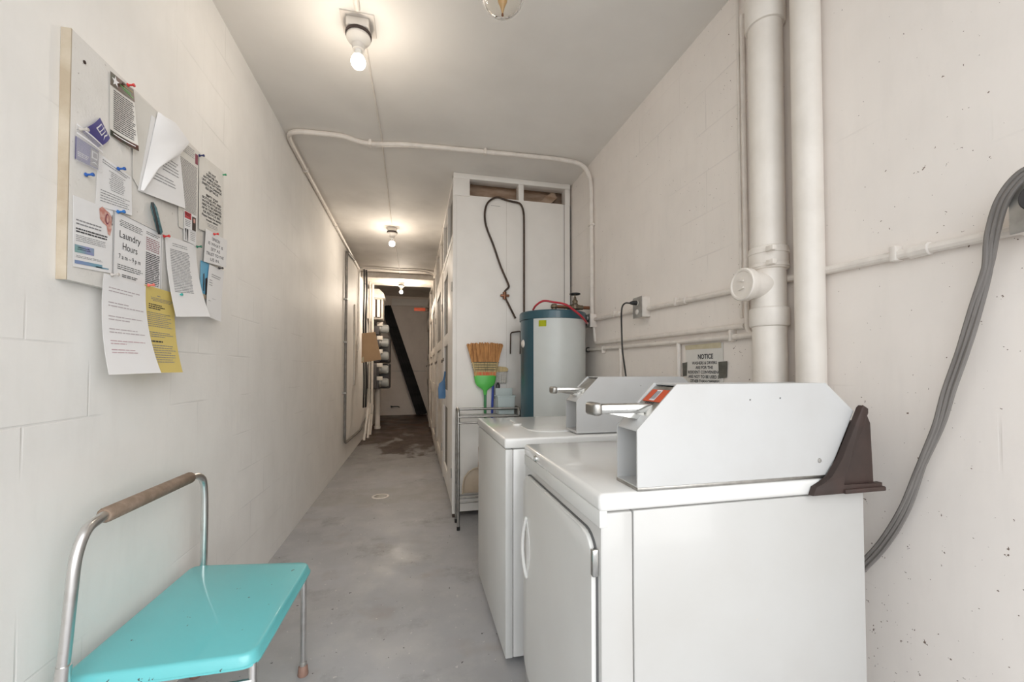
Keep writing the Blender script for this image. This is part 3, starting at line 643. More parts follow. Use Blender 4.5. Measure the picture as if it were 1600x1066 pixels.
# yellow + pink-text sheets
s = Sheet('notice_sheet', 'yellow printed sheet hanging below the notice board', left_surf((1.580, 1.479), (1.758, 1.481), (1.722, 1.193), (1.535, 1.192), XB, lambda u, v: .006+.045*v*v), M_yellow, nv=16)
s.lines('printed_text', .38, .5, .09, .10, 1, .9); s.lines('printed_text', .2, .92, .12, .17, 3, .35, center=True); s.lines('bold_text', .15, .65, .20, .27, 3, .5, .3)
s.lines('printed_text', .12, .92, .30, .48, 8, .33, .3); s.lines('printed_text', .12, .9, .53, .60, 3, .35, .4); s.lines('bold_text', .12, .6, .63, .66, 1, .6); s.lines('printed_text', .12, .92, .68, .90, 8, .33, .35)
s.done({'printed_text': (M_inkg, None), 'bold_text': (M_ink, None)})
s = Sheet('notice_sheet', 'white sheet with faded pink lines hanging over the yellow sheet', left_surf((1.388, 1.472), (1.574, 1.473), (1.566, 1.192), (1.352, 1.188), XB, lambda u, v: .012+.052*v*v*(.75+.25*u)), M_paper, nv=18)
for i, (v0, n_) in enumerate(((.12, 2), (.27, 2), (.41, 2), (.54, 2))): s.lines('printed_text', .12, .92, v0, v0+.065, n_, .3, .5, (.04, .14))
for v0 in (.66, .75): s.lines('pink_text', .12, .84, v0, v0+.055, 2, .3, .6, (.04, .14))
s.done({'printed_text': (mat('faded_grey_ink', (.47, .42, .44), .7), None), 'pink_text': (M_inkp, None)})

# pushpins
pinc = {'red': (.60, .03, .03), 'blue': (.02, .10, .38), 'green': (.02, .28, .12), 'coral': (.72, .16, .12), 'teal': (.03, .34, .30), 'dark blue': (.02, .03, .12), 'clear': (.5, .47, .44), 'light blue': (.02, .16, .48), 'black': (.02, .02, .025), 'dark green': (.01, .13, .08)}
PM = {k: mat(k.replace(' ', '_')+'_pin_plastic', v, .3) for k, v in pinc.items()}
for c_, y, z, x, lab in (('red', 1.468, 2.062, .010, 'red pushpin holding the dark green flyer'), ('blue', 1.330, 1.723, 0, 'blue pushpin alone on the board below the clear pouch'), ('blue', 1.449, 1.796, .002, 'blue pushpin at the top of the faint schedule sheet'),
        ('dark blue', 1.911, 2.071, .004, 'dark blue pushpin between the dense print and the cream notice'), ('green', 2.112, 2.085, .004, 'green pushpin at top right of the cream notice'), ('light blue', 1.450, 1.668, .003, 'bright blue pushpin at top left corner of the Laundry Hours notice'),
        ('red', 1.680, 1.668, .004, 'red pushpin at top right corner of the Laundry Hours notice'), ('dark green', 1.895, 1.694, .008, 'dark green pushpin on the curled letter sheet'), ('red', 2.028, 1.788, .012, 'red pushpin at top of the short IS WHAT IS notice'),
        ('black', 2.079, 1.652, .012, 'black pushpin at top of the faint list sheet'), ('coral', 1.583, 1.477, .012, 'coral pushpin joining pink lined sheet and yellow sheet'), ('teal', 1.753, 1.476, .012, 'teal pushpin at top right of the yellow sheet'),
        ('clear', 1.294, 1.826, .009, 'clear pushpin at the left end of the clear pouch'), ('clear', 1.414, 1.473, .013, 'clear pushpin at top left of the pink lined sheet')):
    t = thing('pushpin', lab, 'pushpin', (XB+x, y, z), 'pushpins on the notice board')
    o_ = (XB+x, y, z); ax = (1, 0, .12)
    MB().lathe([(0, .001), (.0052, .001), (.0056, .003), (.003, .0055), (.0026, .012), (.0045, .0155), (.005, .018), (.0045, .0195), (0, .0195)], o_, axis=ax, seg=14).build('head', PM[c_], t)
    MB().cyl(Vector(o_)-Vector(ax)*.006, Vector(o_)+Vector(ax)*.002, .0007, seg=8).build('needle', M_steel, t)
tag(MB().lathe([(.0045, 0), (.0045, .002), (.002, .0028), (0, .0015)], (XB-.0012, 1.319, 2.021), axis=(1, 0, 0), seg=14).build('screw', M_brown), 'rusty screw head near the top left corner of the board', 'screw')

# ------------------------------------------------------------------ notice on the right wall
def rs(TLy, TRy, zt, zb, x=XR-.0035, sk=0):
    return lambda u, v: (x, TLy+(TRy-TLy)*u, zt+(zb-zt)*v+sk*u)
s = Sheet('wall_notice', 'taped NOTICE sign about washers and dryers on the right wall', rs(1.865, 1.60, 1.325, 1.085), M_paperold, nrm=(-1, 0, 0), cat='sign')
s.text('heading', 'NOTICE', .56, .29, .40, .095, .03)
for i, (r_, w_) in enumerate((('WASHERS & DRYERS', .62), ('ARE FOR THE', .42), ('RESIDENT CONVENIENCE', .86), ('ARE NOT TO BE USED BY', .84), ('OTHER THAN OWNERS', .74))): s.text('printed_text', r_, .52, .40+i*.092, w_+.04, .060, .02)
s.done({'heading': (M_ink, 'bold black NOTICE heading'), 'printed_text': (M_ink, None)})
for (a, b_, c_, e_, lab) in ((1.888, 1.852, 1.238, 1.170, 'dark silver tape strip on left edge of the NOTICE sign'), (1.628, 1.574, 1.238, 1.165, 'dark silver tape strip on right edge of the NOTICE sign')):
    tag(MB().prism([(a, c_), (a-.002, e_), (b_+.004, e_+.003), (b_, c_+.003)], 'yz', XR-.006, XR-.0045).build('tape_strip', M_tape), lab, 'tape')
tag(MB().prism([(1.868, 1.326), (1.862, 1.304), (1.61, 1.302), (1.612, 1.327)], 'yz', XR-.0055, XR-.0045).build('tape_strip', M_masktape), 'yellowed masking tape along top of the NOTICE sign', 'tape')

# ------------------------------------------------------------------ washer
wx0, wx1, wy0, wy1 = .36, 1.14, 1.67, 2.42
wa = thing('washing_machine', 'white top-loading washer behind the dryer, nearer the water heater', 'washing machine', ((wx0+wx1)/2, (wy0+wy1)/2, 0))
MB().box(wx0+.004, wx0+.035, wy0+.004, wy1-.004, .03, .874, .004).build('front_panel', M_doorgrey, wa)
MB().box(wx0+.037, wx1, wy0+.006, wy1-.006, .03, .874, .004).build('cabinet', M_enamel, wa)
MB().box(wx0, wx1, wy0, wy1, .878, .921, .008, 3).build('top_panel', M_enamel, wa)
def rrect(x0, x1, y0, y1, r, n=6):
    out = []
    for cx, cy, a0 in ((x1-r, y1-r, 0), (x0+r, y1-r, 90), (x0+r, y0+r, 180), (x1-r, y0+r, 270)):
        for k in range(n+1): a = R(a0+90*k/n); out.append((cx+r*math.cos(a), cy+r*math.sin(a)))
    return out
MB().prism(rrect(.515, .98, 1.80, 2.34, .09), 'xy', .919, .926, bev=.003).build('lid', M_enamel, wa)
MB().prism(rrect(.485, .53, 2.04, 2.09, .015), 'xy', .92, .930, bev=.003).build('lid_tab', M_enamel, wa)
for x in (wx0+.07, wx1-.07):
    for y in (wy0+.07, wy1-.07): MB().cyl((x, y, 0), (x, y, .034), .02, seg=16).build('foot', M_black, wa)

# ------------------------------------------------------------------ dryer
dx0, dx1, dy0, dy1 = .405, 1.165, .868, 1.530
dr = thing('clothes_dryer', 'white front-loading dryer nearest the camera with coin box on top', 'dryer', ((dx0+dx1)/2, (dy0+dy1)/2, 0))
MB().box(dx0+.003, dx0+.083, dy0+.004, dy1-.004, .03, .878, .006).build('front_panel', M_enamel2, dr)
MB().box(dx0+.085, dx1, dy0+.005, dy1-.005, .03, .878, .003).build('cabinet', M_enamel2, dr)
MB().box(dx0-.001, dx1, dy0, dy1, .88, .922, .012, 4).build('top_panel', M_enamel, dr)
MB().box(dx0, dx0+.02, dy0+.003, dy1-.003, .845, .884, .003).build('fascia', M_doorgrey, dr)
dd = MB().prism([(y, z) for (y, z) in rrect(dy0+.022, dy1-.03, .12, .822, .06)], 'yz', dx0-.012, dx0+.002, bev=.004).build('door', M_doorgrey, dr)
MB().prism(rrect(dy0+.018, dy1-.026, .116, .826, .062), 'yz', dx0-.001, dx0+.004).build('door_seal', M_gap, dr)
MB().tube([(dx0-.012, 1.445, .675)]+catmull([(dx0-.016, 1.445, .67), (dx0-.022, 1.458, .62), (dx0-.024, 1.463, .57), (dx0-.022, 1.458, .52), (dx0-.016, 1.445, .47)], 5)+[(dx0-.012, 1.445, .465)], .006, 8).build('rim', M_enamel, dd)
MB().prism([(1.440+.0*i, 0) for i in range(0)] or [(1.452-.045*math.sin(math.pi*k/12), .675-.21*k/12) for k in range(13)], 'yz', dx0-.0135, dx0-.011).build('handle_recess', M_enamel, dd)
for z in (.765, .17):
    MB().box(dx0-.0135, dx0+.001, dy0+.010, dy0+.024, z-.03, z+.03, .002).build('hinge', M_chrome, dr)
k_ = MB().lathe([(0, .006), (.009, .006), (.0115, .004), (.012, 0)], (dx0-.001, 1.368, .899), axis=(-1, 0, 0), seg=20); k_.box(dx0-.009, dx0-.006, 1.366, 1.370, .893, .905); k_.build('lock', M_chrome, dr)
for x in (dx0+.07, dx1-.07):
    for y in (dy0+.07, dy1-.07): MB().cyl((x, y, 0), (x, y, .034), .02, seg=16).build('foot', M_black, dr)

# ------------------------------------------------------------------ coin boxes
def coinbox(x0, x1, y0, y1, z, label, slide_y, metal_base=True, sticker=True):
    t = thing('coin_box', label, 'coin box', ((x0+x1)/2, (y0+y1)/2, z))
    h = .245
    zt = z+h; zk = z+.14; xf = x0+.105
    side = [(x0, z+.006), (x0, zk), (xf, zt), (x1-.09, zt), (x1, zt-.075), (x1-.075, z+.03), (x1-.09, z+.006)]
    sh = MB()
    sh.prism(side, 'xz', y0, y0+.004); sh.prism(side, 'xz', y1-.004, y1)
    ya, yb2 = y0+.004, y1-.004
    sh.prism([(xf+.006, zt-.0004), (x1-.09, zt-.0004), (x1-.09, zt-.004), (xf+.006, zt-.004)], 'xz', ya, yb2)
    sh.prism([(x1-.09, zt-.0004), (x1-.0004, zt-.075), (x1-.004, zt-.079), (x1-.094, zt-.004)], 'xz', ya, yb2)
    sh.prism([(x1-.0004, zt-.075), (x1-.0754, z+.03), (x1-.079, z+.03), (x1-.004, zt-.079)], 'xz', ya, yb2)
    sh.box(x0, x0+.10, y0+.004, y1-.004, z+.006, z+.010)
    sh.build('housing', M_coinbox, t, ang=20)
    MB().box(x0+.075, x0+.08, y0+.004, y1-.004, z+.010, zk+.012).build('inner_plate', M_coinbox, t)
    MB().prism([(x0+.002, zk-.004), (x0+.002, zk-.001), (x0+.03, zk+.030), (x0+.12, zk+.030), (x0+.12, zk-.004)], 'xz', y0+.004, y1-.004).build('slide_bed', M_coinbox, t)
    MB().prism([(x0+.034, zk+.030), (xf+.002, zt-.008), (xf+.008, zt-.008), (x0+.042, zk+.030)], 'xz', y0+.004, y1-.004).build('face_plate', M_steel, t)
    if sticker:
        o = MB()
        def fp(u, v, k): return Vector((x0+.034+(xf+.002-x0-.034)*v-.0015*k, y1-.006-(y1-y0-.012)*u, zk+.030+(zt-.038-zk)*v+.0008*k))
        def q(b, u0, u1, v0, v1, k): b.bm.faces.new([b.bm.verts.new(fp(u, v, k)) for u, v in ((u0, v0), (u1, v0), (u1, v1), (u0, v1))])
        q(o, .06, .94, .46, .88, 1); o.build('price_label', M_orange, t, nrm=False)
        w = MB(); q(w, .36, .62, .50, .86, 1.5); w.build('label_centre', M_whiteink, t, nrm=False)
        w = MB()
        for i in range(4): q(w, .38+i*.06, .405+i*.06, .54, .82, 2)
        for i in range(5): q(w, .30+i*.09, .34+i*.09, .30, .46, 1)
        for i in range(5): q(w, .30+i*.09, .34+i*.09, .12, .26, 1)
        w.build('label_marks', M_ink, t, nrm=False)
    sl = MB(); zs = zk+.045
    sl.box(x0-.075, x0+.11, slide_y-.022, slide_y+.022, zs-.010, zs+.012, .005)
    so = sl.build('coin_slide', M_chrome, t)
    MB().box(x0-.095, x0-.072, slide_y-.028, slide_y+.028, zs-.014, zs+.017, .008, 3).build('push_end', M_steel, so)
    MB().prism([(x0-.06, zs-.008), (x0+.02, zs-.024), (x0+.07, zs-.022), (x0+.10, zs-.008)], 'xz', slide_y-.018, slide_y+.018).build('slide_guide', M_chrome, so)
    MB().box(x0-.001, x1-.085, y0-.002, y1+.001, z, z+.0075, .001).build('base_strip', M_steel if metal_base else M_coinbox, t)
    for xx, zz, rr in ((x0+.31, z+.205, .0018), (x0+.40, z+.208, .0018)): MB().cyl((xx, y0-.001, zz), (xx, y0+.001, zz), rr, seg=10).build('screw', M_gap, t)
    if metal_base: MB().lathe([(0, .003), (.005, .002), (.006, 0)], (x1-.115, y0, z+.045), axis=(0, -1, 0), seg=14).build('screw', M_galv, t)
    return t
coinbox(.500, 1.135, .872, .972, .922, 'white metal coin box with red price label, on the dryer', .925)
coinbox(.685, 1.30, 1.70, 1.83, .926, 'white metal coin box on the washer, behind the nearer one', 1.765, False, False)
t = thing('console_bracket', 'dark brown plastic end bracket at back corner of the dryer top', 'bracket', (1.1, .9, .88))
MB().prism([(.976, .884), (.985, .905), (1.01, .915), (1.035, .928), (1.055, .955), (1.07, .975), (1.137, 1.103), (1.144, 1.108), (1.158, 1.100), (1.158, 1.088), (1.078, .93), (1.07, .905), (1.20, .905), (1.20, .884)], 'xz', .851, .8672, bev=.002).build('rib', M_brown, t)
MB().prism([(1.07, .90), (1.14, 1.08), (1.165, 1.083), (1.176, 1.06), (1.183, .90)], 'xz', .860, .8672, bev=.002).build('web', M_brown, t)
MB().box(1.07, 1.205, .845, .8672, .884, .896, .003).build('base_flange', M_brown, t)
MB().box(1.167, 1.20, .90, 1.5, .884, 1.06, .004).build('rear_console', M_brown, t)

# ------------------------------------------------------------------ water heater
hx, hy, hr = 1.035, 3.05, .247
wh = thing('water_heater', 'tall round white and teal water heater in front of the closet', 'water heater', (hx, hy, 0))
MB().cyl((hx, hy, .06), (hx, hy, 1.60), hr, seg=56).build('tank', M_hteal, wh)
MB().lathe([(hr+.003, .07), (hr+.004, .07), (hr+.004, 1.595), (hr+.003, 1.595)], (hx, hy, 0), seg=44, arc=(R(218), R(218+190))).build('jacket', M_hwhite, wh)
MB().lathe([(hr+.004, 1.575), (hr+.009, 1.577), (hr+.009, 1.628), (hr+.003, 1.636), (hr-.02, 1.640), (0, 1.642)], (hx, hy, 0), seg=56).build('cap', M_hteal, wh)
for a in (45, 165, 285): MB().cyl((hx+.18*math.cos(R(a)), hy+.18*math.sin(R(a)), 0), (hx+.18*math.cos(R(a)), hy+.18*math.sin(R(a)), .062), .025, seg=14).build('leg', M_hteal, wh)
def hcyl(a, z, r=hr+.0048): return Vector((hx+r*math.cos(R(a)), hy+r*math.sin(R(a)), z))
MB().grid(lambda u, v: hcyl(228+13*u, 1.56-.045*v), 4, 1, .0005, Vector((0, 0, 0))).build('sticker', M_lime, wh, nrm=False)
MB().lathe([(0, .01), (.02, .008), (.03, .0)], hcyl(188, 1.40, hr), axis=(math.cos(R(188)), math.sin(R(188)), 0), seg=16).build('access_cover', M_porcelain, wh)
t = thing('shutoff_valve', 'copper pipe with round black handwheel valve above the water heater', 'valve', (1.2, 3.02, 1.64))
zz = 1.685; yp = 3.0
MB().tube([(1.045, yp, zz), (1.32, yp, zz), (XR, yp, zz)], .013, 12).build('pipe', M_copper, t)
MB().lathe([(.022, 1.64), (.024, 1.65), (.02, 1.672), (.026, 1.68), (.026, 1.69), (.018, 1.705), (0, 1.708)], (1.03, yp, 0)).build('elbow', M_brass, t)
vb = MB().cyl((1.165, yp, zz), (1.235, yp, zz), .021, seg=16); vb.lathe([(.024, zz-.01), (.026, zz+.02), (.019, zz+.03), (.022, zz+.05), (.012, zz+.06), (.010, zz+.075), (.005, zz+.085), (.005, zz+.105)], (1.20, yp, 0)); vb.build('valve_body', M_brass, t)
w_ = MB(); w_.tube([(1.20+.037*math.cos(R(a)), yp+.037*math.sin(R(a)), zz+.103) for a in range(0, 361, 20)], .0055, 8)
for a in (0, 90): w_.cyl((1.20-.036*math.cos(R(a)), yp-.036*math.sin(R(a)), zz+.103), (1.20+.036*math.cos(R(a)), yp+.036*math.sin(R(a)), zz+.103), .004, seg=8)
w_.build('handwheel', M_black, t)
for x in (1.15, 1.25): MB().cyl((x-.012, yp, zz), (x+.012, yp, zz), .018, seg=16).build('coupling', M_brass, t)
rh = thing('red_cord', 'red cord arching over the water heater to the junction box', 'cord', (1.05, 2.8, 1.6))
MB().tube(catmull([(.85, 2.95, 1.648), (.86, 2.90, 1.675), (.90, 2.86, 1.70), (.97, 2.83, 1.69), (1.04, 2.78, 1.668), (1.10, 2.775, 1.63), (1.16, 2.775, 1.585), (1.22, 2.83, 1.552), (1.262, 2.92, 1.555), (1.272, 2.955, 1.56)], 6), .0075, 10).build('cable', M_red, rh)
MB().tube([(1.272, 2.957, 1.56), (1.278, 2.975, 1.56), (1.291, 2.975, 1.56)], [.012, .016, .015], 12).build('plug', M_black, rh)

# ------------------------------------------------------------------ storage closet
YC = 3.44; XC = .305; YE = 10.6
sc = thing('storage_closet', 'long white wooden storage closet filling the right side of corridor', 'closet', (.85, 7.0, 0))
zt = 2.665
MB().box(XC+.006, XR-.02, YC, YC+.018, .045, zt).build('end_panel', M_wood, sc)
MB().box(XC, XR-.02, YC-.012, YC+.09, 2.80, ZC-.002, .002).build('top_rail', M_wood, sc)
MB().box(XC, XC+.135, YC-.010, YC+.02, zt-.01, 2.80, .001).build('corner_block', M_wood, sc)
for x in (.862, 1.285): MB().box(x, x+.045, YC-.006, YC+.085, zt-.004, 2.80, .001).build('stud', M_wood, sc)
MB().box(XC-.004, XC+.03, YC-.004, YC+.03, .03, 2.80, .002).build('corner_post', M_wood, sc)
MB().box(XC+.02, XR-.02, YC+.17, YC+.19, zt-.6, ZC-.01).build('inner_board', M_brownwood, sc)
MB().box(XC+.02, XR-.02, YC+.02, YC+.17, zt-.03, zt-.012).build('inner_shelf', M_brownwood, sc)
MB().obox((1.16, YC+.12, 2.73), (.07, .0, .06), (0, .02, 0), (-.02, 0, .03)).build('inner_brace', M_brownwood, sc)
MB().box(.62, .70, YC-.001, YC+.004, zt-.07, zt-.068).build('panel_crack', M_gap, sc)
MB().box(XC+.45, XC+.452, YC-.0006, YC, .045, zt).build('panel_seam', M_oldwood, sc)
MB().box(XR-.075, XR-.071, YC-.0012, YC, .045, zt).build('panel_seam', M_rod, sc)
# bays along the corridor face
ys = [YC+.03, 4.70, 6.02, 7.38, 8.85, YE]
for i in range(5):
    a, b_ = ys[i], ys[i+1]; mm = M_wood if i == 0 else M_oldwood
    MB().box(XC-.012*(i % 2), XC+.06, b_-.05, b_, .03, ZC-.003, .003).build('post', mm, sc)
    MB().box(XC, XC+.05, a, b_-.05, 2.30, 2.36, .002).build('header', mm, sc)
    MB().box(XC, XC+.05, a, b_-.05, 2.79, ZC-.003, .002).build('header', mm, sc)
    MB().box(XC+.03, XC+.035, a, b_-.05, 2.36, 2.79).build('transom_screen', M_dark, sc)
    if i < 2: MB().box(XC, XC+.05, (a+b_)/2-.03, (a+b_)/2+.03, 2.36, 2.79, .002).build('transom_bar', mm, sc)
    dx = XC-.006*(i % 3)
    z0, z1 = .07, 2.285; y0, y1 = a+.01, b_-.06; sw = .13; sn = .52 if i == 0 else .30
    dm = MB()
    for (p, q, r_, s_) in ((y0, y0+sn, z0, z1), (y1-sw, y1, z0, z1), (y0+sn, y1-sw, z0, z0+.16), (y0+sn, y1-sw, z1-.14, z1), (y0+sn, y1-sw, .84, 1.0), (y0+sn, y1-sw, 1.45, 1.56)):
        dm.box(dx, dx+.032, p, q, r_, s_, .002)
    dob = dm.build('door', mm, sc)
    for (r_, s_) in ((z0+.16, .84), (1.0, 1.45), (1.56, z1-.14)):
        MB().box(dx+.016, dx+.020, y0+sn, y1-sw, r_, s_).build('mesh_panel', M_dark if i == 0 or r_ > 1.5 else M_oldwood, dob)
    hp = MB().box(dx-.006, dx+.001, y1-.10, y1+.02, 1.30, 1.335, .002); hp.tube([(dx-.02, y1-.03, 1.32), (dx-.022, y1-.03, 1.285), (dx-.012, y1-.03, 1.285), (dx-.008, y1-.03, 1.32)], .004, 8)
    hp.build('hasp', M_rod, dob)
    for z in (.35, 1.9): MB().cyl((dx-.004, y0+.004, z-.04), (dx-.004, y0+.004, z+.04), .006, seg=10).build('hinge', M_galv, dob)
MB().box(XC, XR-.02, YE, YE+.018, .03, ZC-.3).build('far_panel', M_oldwood, sc)
for (x, y) in ((XC+.02, YC+.02), (XC+.03, YE-.03), (1.30, YC+.02)): MB().box(x-.02, x+.02, y-.018, y+.02, 0, .05).build('foot', M_rod, sc)

# things on / against the closet end panel
t = thing('drain_auger', 'long bent dark rod with red clamp hooked on the closet transom', 'rod', (.75, YC-.02, 1.65))
yq = YC-.022
MB().tube(catmull([(.905, yq, 1.60), (.905, yq, 2.10), (.905, yq, 2.44), (.900, yq, 2.56), (.875, yq, 2.62), (.84, yq, 2.635)], 6)+catmull([(.80, yq, 2.638), (.74, yq, 2.648), (.68, yq, 2.662), (.63, yq, 2.645), (.585, yq, 2.60), (.566, yq, 2.53), (.568, yq, 2.45), (.59, yq, 2.37), (.64, yq, 2.25), (.70, yq, 2.08), (.765, yq, 1.935), (.768, yq, 1.90), (.74, yq, 1.87), (.735, yq, 1.83), (.76, yq, 1.775), (.83, yq, 1.64)], 5), .0085, 10).build('rod', M_rod, t)
MB().box(.700, .775, yq-.012, yq+.012, 1.822, 1.84, .003).cyl((.735, yq, 1.80), (.735, yq, 1.86), .016, seg=12).build('clamp', M_copper, t)
o = MB().tube(rounded([(.787, YC-.012, 1.34), (.790, YC-.012, 1.52), (.877, YC-.012, 1.535), (.872, YC-.012, 1.34)], .018), .0055, 8).build('wire_hook', M_rod)
tag(o, 'black U-shaped wire hook on closet panel left of the water heater', 'hook')

# broom standing bristles up
yb = 3.385
t = thing('straw_broom', 'straw broom with green cap standing bristles up against the closet', 'broom', (.562, yb, 0))
def fan(zlist, mm, name, n=40):
    b = MB()
    def w(z):
        f = max(0, (z-1.155)/(1.425-1.155)); return .085+.068*f**1.1
    for k in range(n):
        a = -1+2*k/(n-1)
        for lay in (-.5, .5):
            jit = random.uniform(-.02, .02)
            pts = [(.565+(a+jit)*w(z)*.97, yb+lay*.024*(1-.35*abs(a)), z+(random.uniform(-.010, .006)-abs(a)**3*.012 if z == zlist[-1] and zlist[-1] > 1.4 else 0)) for z in zlist]
            b.tube(pts, .0052, 5)
    return b.build(name, mm, t)
fan([1.265, 1.34, 1.425], M_straw, 'bristles'); fan([1.185, 1.267], M_strawband, 'stitched_band', 30); fan([1.150, 1.187], M_orangest, 'orange_band', 30)
for z in (1.205, 1.225, 1.245, 1.266):
    w = .085+.068*((z-1.155)/.27)**1.1
    MB().tube([(.565+w*1.03*math.cos(R(a)), yb+.020*math.sin(R(a)), z) for a in range(0, 361, 15)], .0028, 6).build('stitching', M_thread, t)
def ell(zr, cx=.565):
    b = MB(); rings = []
    for (z, rx, ry) in zr: rings.append([b.bm.verts.new((cx+rx*math.cos(2*math.pi*k/24), yb+ry*math.sin(2*math.pi*k/24), z)) for k in range(24)])
    for A, B in zip(rings, rings[1:]):
        for k in range(24): b.bm.faces.new((A[k], A[(k+1) % 24], B[(k+1) % 24], B[k]))
    b.bm.faces.new(rings[0][::-1]); b.bm.faces.new(rings[-1]); return b
ell([(1.158, .092, .024), (1.15, .092, .025), (1.10, .084, .025), (1.075, .070, .024), (1.05, .035, .020), (1.035, .017, .015), (1.0, .0135, .0135)]).build('cap', M_green, t)
MB().cyl((.563, yb, .0), (.565, yb, 1.01), .0115, seg=14).build('handle', M_greenst, t)
t = thing('blue_pole', 'blue plastic pole leaning on closet beside the straw broom', 'pole', (.58, 3.36, 0))
MB().cyl((.590, 3.355, 0), (.640, 3.427, 1.155), .0095, seg=12).build('shaft', M_blue, t)
MB().lathe([(.0, 0), (.011, 0), (.011, .03), (0, .034)], (.6393, 3.426, 1.14), axis=(.043, .062, 1)).build('end_cap', M_black, t)
t = thing('long_handled_brush', 'white handled brush with black tip standing right of the blue pole', 'brush', (.64, 3.36, 0))
MB().cyl((.632, 3.335, 0), (.668, 3.373, 1.0), .009, seg=12).build('handle', M_enamel, t)
MB().box(.655, .685, 3.360, 3.386, .995, 1.085, .005).cyl((.670, 3.373, 1.08), (.670, 3.373, 1.10), .009, seg=12).build('grip', M_black, t)
t = thing('scrub_brush', 'scrub brush with tan block and grey bristles hung on closet panel', 'brush', (.70, 3.41, 1.09))
MB().prism([(.645, 1.185), (.64, 1.225), (.655, 1.237), (.745, 1.228), (.765, 1.212), (.758, 1.19)], 'xz', 3.405, 3.438, bev=.003).build('block', M_strawband, t)
b = MB()
for i in range(16):
    for j in range(2): b.tube([(.652+i*.0065, 3.412+j*.014, 1.187), (.648+i*.0066+random.uniform(-.002, .002), 3.412+j*.014, 1.092+random.uniform(0, .006))], .0042, 5)
b.build('bristles', mat('grey_bristle', (.55, .53, .49), .8, col2=(.4, .38, .35), nscale=80), t)
MB().prism([(.648, 1.092), (.70, 1.088), (.672, .965), (.650, .962)], 'xz', 3.428, 3.439).build('scraper', M_galv, t)

# chrome rack
rk = thing('towel_rack', 'chrome tube rack standing between washer and closet', 'rack', (.56, 3.24, 0))
for x, nm in ((.325, 0), (.80, 1)):
    MB().tube([(x, 3.16, .02)]+rounded([(x, 3.16, .5), (x, 3.175, .905), (x, 3.30, .905), (x, 3.33, .5)], .045, 8)+[(x, 3.33, .02)], .0105, 12).build('side_frame', M_steel, rk)
    for y in (3.16, 3.33): MB().cyl((x, y, 0), (x, y, .028), .0125, seg=12).build('foot_cap', M_black, rk)
for y, z, r in ((3.20, .902, .0095), (3.165, .845, .007), (3.165, .800, .007), (3.17, .235, .007), (3.25, .235, .007), (3.325, .845, .007), (3.24, .845, .007), (3.17, .20, .006)):
    MB().cyl((.325, y, z), (.80, y, z), r, seg=12).build('rail', M_steel, rk)
t = thing('dustpan', 'beige plastic dustpan standing on the lower rails of chrome rack', 'dustpan', (.48, 3.25, .24))
yd = 3.245
pf = [(.365, .245), (.368, .31), (.38, .37), (.41, .41), (.455, .435), (.50, .44), (.56, .435), (.60, .41), (.63, .37), (.645, .31), (.648, .245)]
MB().prism(pf, 'xz', yd+.010, yd+.016, bev=.001).build('pan', M_beige, t)
b = MB().tube([(p[0], yd-.006, p[1]) for p in pf], .006, 8)
b.grid(lambda u, v: Vector((pf[min(int(u*10), 10)][0], yd-.006+.020*v, pf[min(int(u*10), 10)][1])), 10, 2, .002, Vector((0, 0, 1))); b.build('rim', M_beige, t)
MB().tube([(.505, yd+.006, .435), (.503, yd+.006, .50), (.50, yd+.006, .60)], [.02, .013, .012], 12).build('handle', M_beige, t)
t = thing('plastic_bin', 'translucent plastic bin sitting on rails of the chrome rack', 'bin', (.71, 3.25, .855))
b = MB()
def sq(hx_, hy_, z): return [(.708-hx_, 3.275-hy_, z), (.708+hx_, 3.275-hy_, z), (.708+hx_, 3.275+hy_, z), (.708-hx_, 3.275+hy_, z)]
L_ = [sq(.062, .048, .853), sq(.070, .054, .99), sq(.076, .060, .992), sq(.076, .060, 1.0), sq(.066, .050, 1.0), sq(.058, .044, .86)]
vv = [[b.bm.verts.new(p) for p in q] for q in L_]
for A, B in zip(vv, vv[1:]):
    for k in range(4): b.bm.faces.new((A[k], A[(k+1) % 4], B[(k+1) % 4], B[k]))
b.bm.faces.new(vv[0][::-1]); b.bm.faces.new(vv[-1]); b.build('tub', M_clear, t)
MB().box(.64, .78, 3.322, 3.328, .87, 1.055, .002).build('lid', M_clear, t)

# blue dustpan hanging on the first closet door
t = thing('hanging_dustpan', 'small blue dustpan hanging from the nearest closet door', 'dustpan', (.27, 4.12, .93))
MB().prism([(.228, .925), (.222, 1.02), (.232, 1.07), (.262, 1.098), (.290, 1.095), (.296, .945), (.29, .925)], 'xz', 4.10, 4.135, bev=.006).build('pan', M_blue2, t)
MB().tube([(.275, 4.117, 1.09), (.285, 4.117, 1.14), (.290, 4.117, 1.19)], [.013, .009, .008], 10).build('handle', M_blue2, t)

# ------------------------------------------------------------------ step stool
ST = thing('step_stool', 'turquoise metal step stool with chrome tube frame and brown foam grip', 'stool', (-.62, 1.53, 0))
zs = .44
def seatpoly(r=.035, g=0):
    C4 = [(-.852, 1.265), (-.415, 1.262), (-.400, 1.815), (-.838, 1.885)]
    out = []
    for i in range(4):
        p = Vector(C4[i]); a = Vector(C4[i-1])-p; b_ = Vector(C4[(i+1) % 4])-p
        A = p+a.normalized()*r; B = p+b_.normalized()*r
        for k in range(7): q = k/6; out.append(A*(1-q)**2+p*2*q*(1-q)+B*q*q)
    c = sum(out, Vector((0, 0)))/len(out)
    return [(p+(c-p).normalized()*g) for p in out]
b = MB(); L_ = []
for g_, z in ((.012, zs), (.004, zs-.002), (0, zs-.008), (-.006, zs-.026), (-.010, zs-.028), (-.010, zs-.033), (.0, zs-.033), (.004, zs-.012), (.014, zs-.006)):
    L_.append([b.bm.verts.new((p.x, p.y, z)) for p in seatpoly(.04, g_)])
